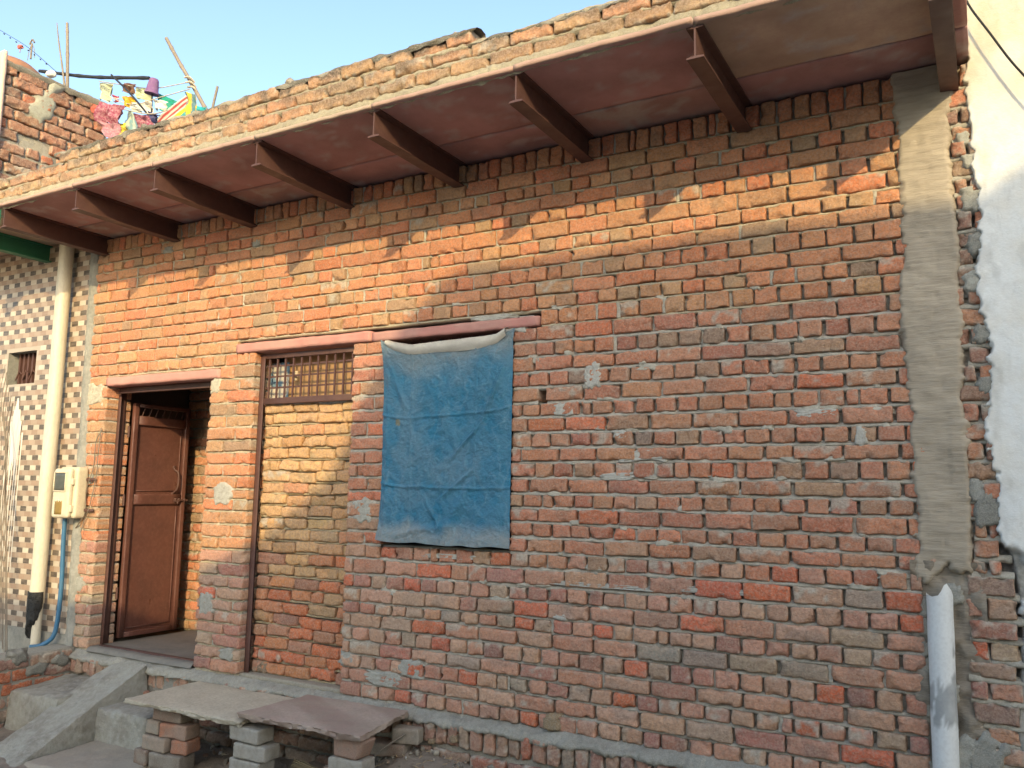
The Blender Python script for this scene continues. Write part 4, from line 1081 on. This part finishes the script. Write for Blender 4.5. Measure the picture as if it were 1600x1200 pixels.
loose(-2.95, -.52, -.248, .42, .24, .05, (.28, .21, .16), 'flat brown stone lying on the dirt below the right bench prop', .0, 'stones under the bench', 'stone')
a = Acc(); block(a, [[-.095, -.06, -.0], [.070, -.06, 0], [.070, .06, 0], [-.095, .06, 0], [-.10, -.06, .106], [.115, -.06, .106], [.115, .06, .106], [-.10, .06, .106]], (12, 8, 10), .006, 14, (.30, .185, .135))
o_ = a.build('prop_stone', M['stone']); o_.location = (-2.98, -.50, -.142); tag(o_, 'reddish tapered stone wedged between the bench slab and a grey brick', 'stone', 'stones under the bench')
loose(-2.90, -.13, -.062, .16, .09, .085, (.29, .245, .19), 'pale brick piece wedged at the wall under the right end of the bench', .3)
loose(-3.0, -.16, -.15, .22, .11, .07, DB, 'dusty brick half buried in dirt below the right end of the bench', .2)
loose(-4.12, -.16, -.10, .23, .11, .075, (.19, .18, .16), 'upper dark brick lying at the back under the buff slab', .05)
loose(-4.10, -.17, -.18, .23, .11, .075, (.17, .16, .14), 'lower dark brick lying at the back under the buff slab', -.05)
for (x_, y_, s, c, lb) in ((-3.93, -.62, .075, GB, 'round grey stone on the dirt between the left and middle stacks'), (-3.42, -.38, .12, (.31, .2, .14), 'rounded brown stone in the shade under the red slab'), (-3.22, -.35, .13, (.29, .22, .17), 'larger brown stone beside the straw under the red slab')):
    a = Acc(); rbox(a, [0, 0, s * .35], [s * 1.3, s, s * .8], s * .3, (8, 8, 8), s * .09, 14, (0, 0, .4), c); o_ = a.build('stone', M['stone']); o_.location = (x_, y_, gz(x_, y_)); tag(o_, lb, 'stone', 'stones under the bench')
a = Acc()
for q in range(60):
    y0, z0 = -.42 + .10 * rng.random(), gz(-3.4, -.4) + .06 + .05 * rng.random()
    tube(a, spline([[-3.52 + .03 * rng.random(), y0, z0 + .02 * rng.random()], [-3.3, y0 * .5 - .2, z0 - .005], [-3.02, -.40 + .02 * rng.random(), z0 + .0]], 3), .0022, 4, np.array([.30, .25, .15]) * (.5 + .8 * rng.random()))
tag(a.build('straw_bundle', M['straw']), 'bundle of dry straw lying under the red bench slab', 'straw')
a = Acc(); tube(a, spline([[-3.07, -.36, gz(-3.1, -.36) + .03], [-2.98, -.28, -.17], [-2.88, -.18, -.085]], 6), .006, 6)
tag(a.build('stick', M['bamboo']), 'thin pale stick leaning on the plinth under the right end of the bench', 'stick')

# white broken pipe in the chase
p0, p1 = at(1464, 930, -.01), at(1478, 1200, -.01)
a = Acc(); n1, n2 = 28, 60
A_, B_ = np.meshgrid(np.linspace(0, 2 * np.pi, n1), np.linspace(0, 1, n2), indexing='ij')
top = .835 + .055 * np.maximum(0, np.cos(A_ + .9)) ** 8 + .035 * fbm(np.cos(A_) * 3, np.sin(A_) * 3, 1, 3)
zz = -.35 + (top + .35) * B_
xc = np.interp(zz, [-.35, .1, .87], [-.196, -.184, -.178]); rr = .052 + .002 * (vn(zz * 9, 1, 1) - .5)
st = sst(.5, .56, fbm(np.cos(A_) * 2.2 + 4, zz * 9, 2, 3) + .5 * np.exp(-((zz - .42) / .15) ** 2) - .34)[..., None] * .9
cc = np.array([.68, .70, .69]) * (1 - st) + np.array([.27, .28, .28]) * st
a.add(np.stack([xc + rr * np.cos(A_), -.004 + rr * np.sin(A_), zz], -1).reshape(-1, 3), grid_faces(n1, n2), cc.reshape(-1, 3))
tag(a.build('broken_pipe', M['pvcw']), 'white plastic pipe with a jagged broken top set in the brickwork', 'pipe')

# cables on the white wall
a = Acc(); tube(a, spline([[.03, -.10, 3.60], [.055, -.07, 3.50], [.13, -.075, 3.34], [.24, -.085, 3.12], [.42, -.09, 2.86], [.9, -.09, 2.4]], 8), .005, 8)
tag(a.build('cable', M['wire']), 'black cable slung down across the white plastered wall', 'cable')

# ------------------------------------------------------------------ things on the roof behind
def pole(name, pts, Y, r, m, label, cat='pole', grp='poles standing on the roof', nodes=0, r1=None):
    P = spline([at(x, y, Y if np.ndim(Y) == 0 else Y[i]) for i, (x, y) in enumerate(pts)], 10)
    rr = np.linspace(r, r1 if r1 else r, len(P))
    for q in range(nodes):
        k = int((q + .5) / nodes * len(P)); rr[k] *= 1.22
    a = Acc(); tube(a, P, rr, 10); return tag(a.build(name, M[m]), label, cat, grp)


pole('bamboo_pole', [(105, 36), (105.5, 85), (105, 175)], .55, .013, 'bamboo', 'stout upright bamboo pole behind the terrace wall', nodes=3, r1=.017)
pole('thin_stick', [(89, 36), (92, 66), (99, 118), (104, 170)], .6, .004, 'bamboo', 'thin bent stick standing next to the stout upright bamboo', r1=.013)
pole('bamboo_pole', [(260, 60), (280, 97), (298, 128), (326, 180), (350, 235)], .8, .017, 'bamboo', 'leaning bamboo pole above the washing', nodes=5, r1=.020)
pole('short_stick', [(340, 135), (331, 175), (326, 215)], .7, .011, 'bamboo', 'short slanting stick alone at the right of the washing', r1=.013)
pole('black_pole', [(62, 111), (140, 120), (233, 122)], .62, .016, 'blackpole', 'horizontal black pole lying across the terrace wall', nodes=6)
pole('dark_stick', [(174, 117), (205, 148), (240, 190)], .5, .009, 'blackpole', 'slim dark stick slanting across the washing')
pole('peg_stick', [(238, 143), (237, 165), (236, 215)], .66, .008, 'blackpole', 'upright stick that carries the upturned purple pot', 'stick')
for pts, Y, lb in (([(155, 127), (195, 133), (240, 138), (297, 128)], .72, 'highest washing line, tied to the leaning bamboo'), ([(160, 146), (205, 163), (250, 152), (297, 139)], .60, 'pale rope sagging most, strung to the leaning bamboo'), ([(150, 158), (190, 170), (234, 178), (262, 172)], -.04, 'lowest washing line above the parapet')):
    a = Acc(); tube(a, spline([at(x, y, Y) for x, y in pts], 8), .0045, 6); tag(a.build('washing_line', M['rope']), lb, 'rope', 'washing lines')
a = Acc()
q0, q1 = at(296, 122, .79), at(303, 145, .79)
for k in range(3): tube(a, spline([q0 + (q1 - q0) * (k / 3) + np.array([-.03, -.03, 0]), q0 + (q1 - q0) * (k / 3 + .15) + np.array([.03, -.03, .01]), q0 + (q1 - q0) * (k / 3 + .3) + np.array([.03, .02, 0])], 5), .009, 6)
tag(a.build('rope_lashing', M['rope']), 'rope lashing knotted round the leaning bamboo pole', 'rope')

def cloth(poly, Y, cols, label, m='cloth', stripes=None, amp=.03, cat='cloth', n=22):
    """a hanging cloth: poly = top left, top right, bottom right, bottom left as surveyed on the photo"""
    C = [at(x, y, Y) for x, y in poly]; g = np.linspace(0, 1, n)
    S, T = np.meshgrid(g, g, indexing='ij'); o = rng.random() * 60
    P = ((1 - S) * (1 - T))[..., None] * C[0] + (S * (1 - T))[..., None] * C[1] + (S * T)[..., None] * C[2] + ((1 - S) * T)[..., None] * C[3]
    w = np.linalg.norm(C[1] - C[0])
    P[..., 1] += amp * np.sin(S * w * 34 + o + T * 1.5) * (.3 + T) + (fbm(S * 3 + o, T * 3, 1, 3) - .5) * amp * 2
    P[..., 2] += (fbm(S * 4 + o, .5, 2, 2) - .5) * .06 * w * (T + .3)
    P[..., 0] += (fbm(T * 4 + o, .5, 9, 2) - .5) * .06 * w
    cc = np.zeros(S.shape + (3,)); cols = [np.array(c) * .74 for c in cols]
    if stripes is None: cc[:] = cols[0]
    else:
        idx = np.floor((stripes[0] * S + stripes[1] * T) * stripes[2]).astype(int) % len(cols)
        for i, c in enumerate(cols): cc[idx == i] = c
    a = Acc(); a.add(P.reshape(-1, 3), grid_faces(n, n), cc.reshape(-1, 3))
    o_ = a.build('cloth', M[m])
    return tag(o_, label, cat, 'washing hung on the roof')


cloth([(155, 129), (181, 131), (177, 160), (156, 156)], .74, [(.58, .62, .42)], 'pale green cloth, leftmost of the upper washing')
cloth([(190, 128), (215, 133), (211, 146), (195, 145)], .73, [(.22, .12, .08)], 'small crumpled brown cloth on the upper line')
cloth([(213, 136), (235, 140), (229, 157), (210, 152)], .72, [(.60, .66, .42)], 'pale lime cloth left of the purple pot')
cloth([(176, 148), (188, 151), (186, 161), (175, 159)], .64, [(.45, .05, .07), (.75, .7, .68), (.12, .12, .35)], 'small red and white cloth left of the yellow one', stripes=(0, 1, 4))
cloth([(190, 150), (210, 152), (208, 168), (193, 167)], .62, [(.72, .42, .03)], 'bright golden yellow cloth in the middle of the washing')
cloth([(207, 160), (236, 157), (234, 176), (208, 174)], .63, [(.74, .72, .62)], 'white cloth right of the golden yellow one')
cloth([(239, 155), (260, 158), (258, 170), (240, 172)], .61, [(.76, .74, .66)], 'small white cloth right of the purple pot stick')
cloth([(245, 145), (276, 158), (272, 178), (244, 170)], .78, [(.02, .34, .26)], 'deep teal cloth behind the striped sheet')
cloth([(158, 160), (198, 165), (188, 196), (153, 190)], -.12, [(.30, .07, .12)], 'maroon printed cloth at the left of the lower line', 'print')
cloth([(148, 164), (160, 166), (158, 184), (150, 178)], -.08, [(.55, .12, .08)], 'small coral red cloth beside the end of the terrace wall')
cloth([(153, 190), (188, 194), (184, 222), (170, 215)], -.15, [(.42, .19, .23)], 'pink speckled cloth hanging lowest at the left', 'print')
cloth([(186, 192), (200, 194), (199, 212), (182, 216)], -.1, [(.70, .56, .06)], 'yellow cloth hanging just above the parapet')
cloth([(197, 170), (210, 174), (214, 210), (190, 206)], -.05, [(.42, .50, .42), (.16, .26, .32), (.50, .50, .36), (.20, .34, .34)], 'grey green cloth with long vertical stripes', stripes=(1, .15, 9))
cloth([(210, 178), (235, 182), (242, 200), (213, 206)], .0, [(.32, .07, .13)], 'maroon printed cloth right of the vertical striped one', 'print')
cloth([(234, 175), (250, 180), (247, 188), (234, 192)], .05, [(.05, .06, .16)], 'small navy cloth beside the striped sheet')
cloth([(292, 148), (294, 182), (262, 205), (238, 192)], .55, [(.70, .64, .55), (.48, .08, .08), (.70, .64, .55), (.48, .08, .08), (.70, .64, .55), (.75, .58, .04), (.75, .58, .04), (.75, .58, .04), (.08, .40, .38), (.08, .40, .38), (.08, .40, .38)], 'large sheet with red, yellow and turquoise diagonal stripes', stripes=(1, 0, 11), amp=.015, n=34)
cloth([(291, 145), (304, 147), (304, 184), (295, 186)], .56, [(.10, .22, .26), (.62, .48, .06)], 'narrow blue and yellow cloth hanging at the leaning bamboo', stripes=(1, .4, 3))
cloth([(304, 165), (325, 168), (324, 184), (303, 184)], .74, [(.02, .42, .44)], 'turquoise cloth right of the leaning bamboo')
pc, pb = at(241, 125, .66), at(237, 146, .66)
a = Acc(); ax = (pb - pc); L = np.linalg.norm(ax)
tube(a, [pc + ax * q for q in (-.12, -.08, .05, .5, .9, .94, 1.05)], [.012, .034, .044, .052, .058, .068, .068], 16, (.17, .09, .20))
tag(a.build('purple_pot', M['cloth']), 'purple plastic pot upturned on a stick over the washing', 'pot')

# water tank and odds and ends further back
tk = at(6, 130, 1.4)
a = Acc(); prof = [(.0, 1.0), (.10, .995), (.22, .965), (.33, .90), (.42, .78), (.455, .62), (.46, .55), (.46, -.2)]
n = 30; V = []
for r_, h_ in prof:
    V += [[tk[0] + r_ * math.cos(t_), tk[1] + r_ * math.sin(t_), h_] for t_ in np.arange(n) / n * 2 * np.pi]
V = np.array(V); ztank = at(8, 96, 1.4)[2]; V[:, 2] = ztank - (1 - V[:, 2]) * .62
F = [[r * n + s, (r + 1) * n + s, (r + 1) * n + (s + 1) % n, r * n + (s + 1) % n] for r in range(len(prof) - 1) for s in range(n)]
a.add(V, F); tag(a.build('water_tank', M['tank']), 'orange plastic water tank with a domed top behind the terrace wall', 'water tank')
a = Acc(); tube(a, spline([at(-30, 30, 1.3), at(5, 50, 1.2), at(45, 75, 1.1), at(88, 112, .95)], 10), .003, 6)
for q in range(10):
    t_ = .15 + .08 * q; p = at(-30 + 118 * t_, 30 + 82 * t_ - 3 * math.sin(t_ * 3), 1.3 - .35 * t_)
    rbox(a, p, [.02, .012, .015], .004, (3, 3, 3), rot=rng.random(3))
tag(a.build('overhead_wire', M['wire']), 'twisted black overhead wire sloping down to the terrace wall', 'wire')
a = Acc(); pA, pB = at(50, 68, 1.2), at(48, 92, 1.2)
tube(a, [pA, pB], .012, 6); tube(a, spline([pA + [-.05, 0, .0], pA + [0, 0, .05], pA + [.05, 0, 0]], 4), .01, 6)
for dx in (-.03, .0, .035): tube(a, spline([pA, pA + (pB - pA) * .4 + [dx * 1.5, 0, 0], pB + [dx * 2.2, 0, 0]], 4), .004, 5)
tag(a.build('insulator_rack', M['greywire']), 'small grey bracket with wires above the water tank', 'bracket')
a = Acc(); rbox(a, at(32, 73, 1.2), [.07, .05, .045], .02, (6, 6, 6), .012, 30, c=(.55, .16, .13)); tube(a, [at(32, 74, 1.2), at(31, 82, 1.2)], .006, 6, (.3, .2, .2))
tag(a.build('ribbon', M['cloth']), 'faded red ribbon tied above the orange water tank', 'ribbon')
a = Acc(); rbox(a, at(80, 116, .5), [.10, .08, .06], .028, (8, 8, 6), .006, 20, c=(.72, .70, .66)); tag(a.build('white_bundle', M['cloth']), 'small white bundle lying on top of the terrace wall', 'bundle')

# ------------------------------------------------------------------ the house across the lane, whose shadow falls on the facade
oh = empty('opposite_house', (0, 0, 0), 'limewashed house across the lane with a sloping stair parapet', 'house')
D = -8.0; q, w = .54 / .83 * 8, .38 / .83 * 8
sil = [(-9, .25), (-6.4, .33), (-5.5, .47), (-4.8, .70), (-4.45, .86), (-4.0, 1.17), (-3.57, 1.47), (-3.15, 2.16), (-2.95, 2.42), (-2.84, 2.545), (-2.70, 2.615), (-1.0, 2.625), (0.03, 2.60), (.12, 2.64), (.25, 2.75), (.5, 2.85), (6, 2.85)]
sil = [(x + q, z + w) for x, z in sil]
a = Acc(); n = len(sil)
V = [[x, D, -.5] for x, z in sil] + [[x, D, z] for x, z in sil] + [[x, D - .25, z] for x, z in sil] + [[x, D - .25, -.5] for x, z in sil]
F = []
for i in range(n - 1):
    for r in range(3): F.append([r * n + i, r * n + i + 1, (r + 1) * n + i + 1, (r + 1) * n + i])
    F.append([3 * n + i, 3 * n + i + 1, i + 1, i])
F += [[0, n, 2 * n, 3 * n], [n - 1, 4 * n - 1, 3 * n - 1, 2 * n - 1]]
a.add(V, F); a.build('front_wall', M['creamwall'], oh, smooth=False)
for x_ in (1.5, 4.2, 7.5, 10.0):
    a = Acc(); box(a, x_ - .5, x_ + .5, D + .002, D + .05, .6, 1.9); f_ = a.build('window', M['shutter'], oh, smooth=False)

# ------------------------------------------------------------------ light, sky, camera
sd = Vector((-.54, .83, -.38)).normalized()
sun = bpy.data.lights.new('sun', 'SUN'); sun.energy = 1.6; sun.angle = math.radians(.55); sun.color = (1.0, .77, .40)
so = bpy.data.objects.new('sun', sun); COL.objects.link(so); so.rotation_euler = sd.to_track_quat('-Z', 'Y').to_euler(); so.location = (6, -10, 9)
wd_ = bpy.data.worlds.new('World'); SC.world = wd_; wd_.use_nodes = True
nt = wd_.node_tree; sk = nt.nodes.new('ShaderNodeTexSky'); sk.sky_type = 'NISHITA'; sk.sun_disc = False
sk.sun_elevation = math.asin(-sd.z); sk.sun_rotation = math.atan2(-sd.x, -sd.y)
sk.air_density = 1.0; sk.dust_density = 2.2; sk.ozone_density = 0.4
bg = nt.nodes['Background']; bg.inputs['Strength'].default_value = .15; mx_ = nt.nodes.new('ShaderNodeMix'); mx_.data_type = 'RGBA'; mx_.blend_type = 'MULTIPLY'; mx_.inputs['Factor'].default_value = 1
mx_.inputs['B'].default_value = (.93, .99, 1.02, 1); nt.links.new(sk.outputs[0], mx_.inputs['A']); nt.links.new(mx_.outputs['Result'], bg.inputs['Color'])

cam = bpy.data.cameras.new('camera'); cam.sensor_width = 36; cam.lens = 36 * FPX / 1600; cam.clip_end = 500; cam.clip_start = .05
co = bpy.data.objects.new('camera', cam); COL.objects.link(co)
co.matrix_world = Matrix(((RT[0], UP[0], -FW[0], CAM[0]), (RT[1], UP[1], -FW[1], CAM[1]), (RT[2], UP[2], -FW[2], CAM[2]), (0, 0, 0, 1)))
SC.camera = co
SC.view_settings.view_transform = 'Standard'; SC.view_settings.look = 'None'; SC.view_settings.exposure = 1.42; SC.view_settings.gamma = 1
SC.cycles.max_bounces = 8; SC.cycles.diffuse_bounces = 5
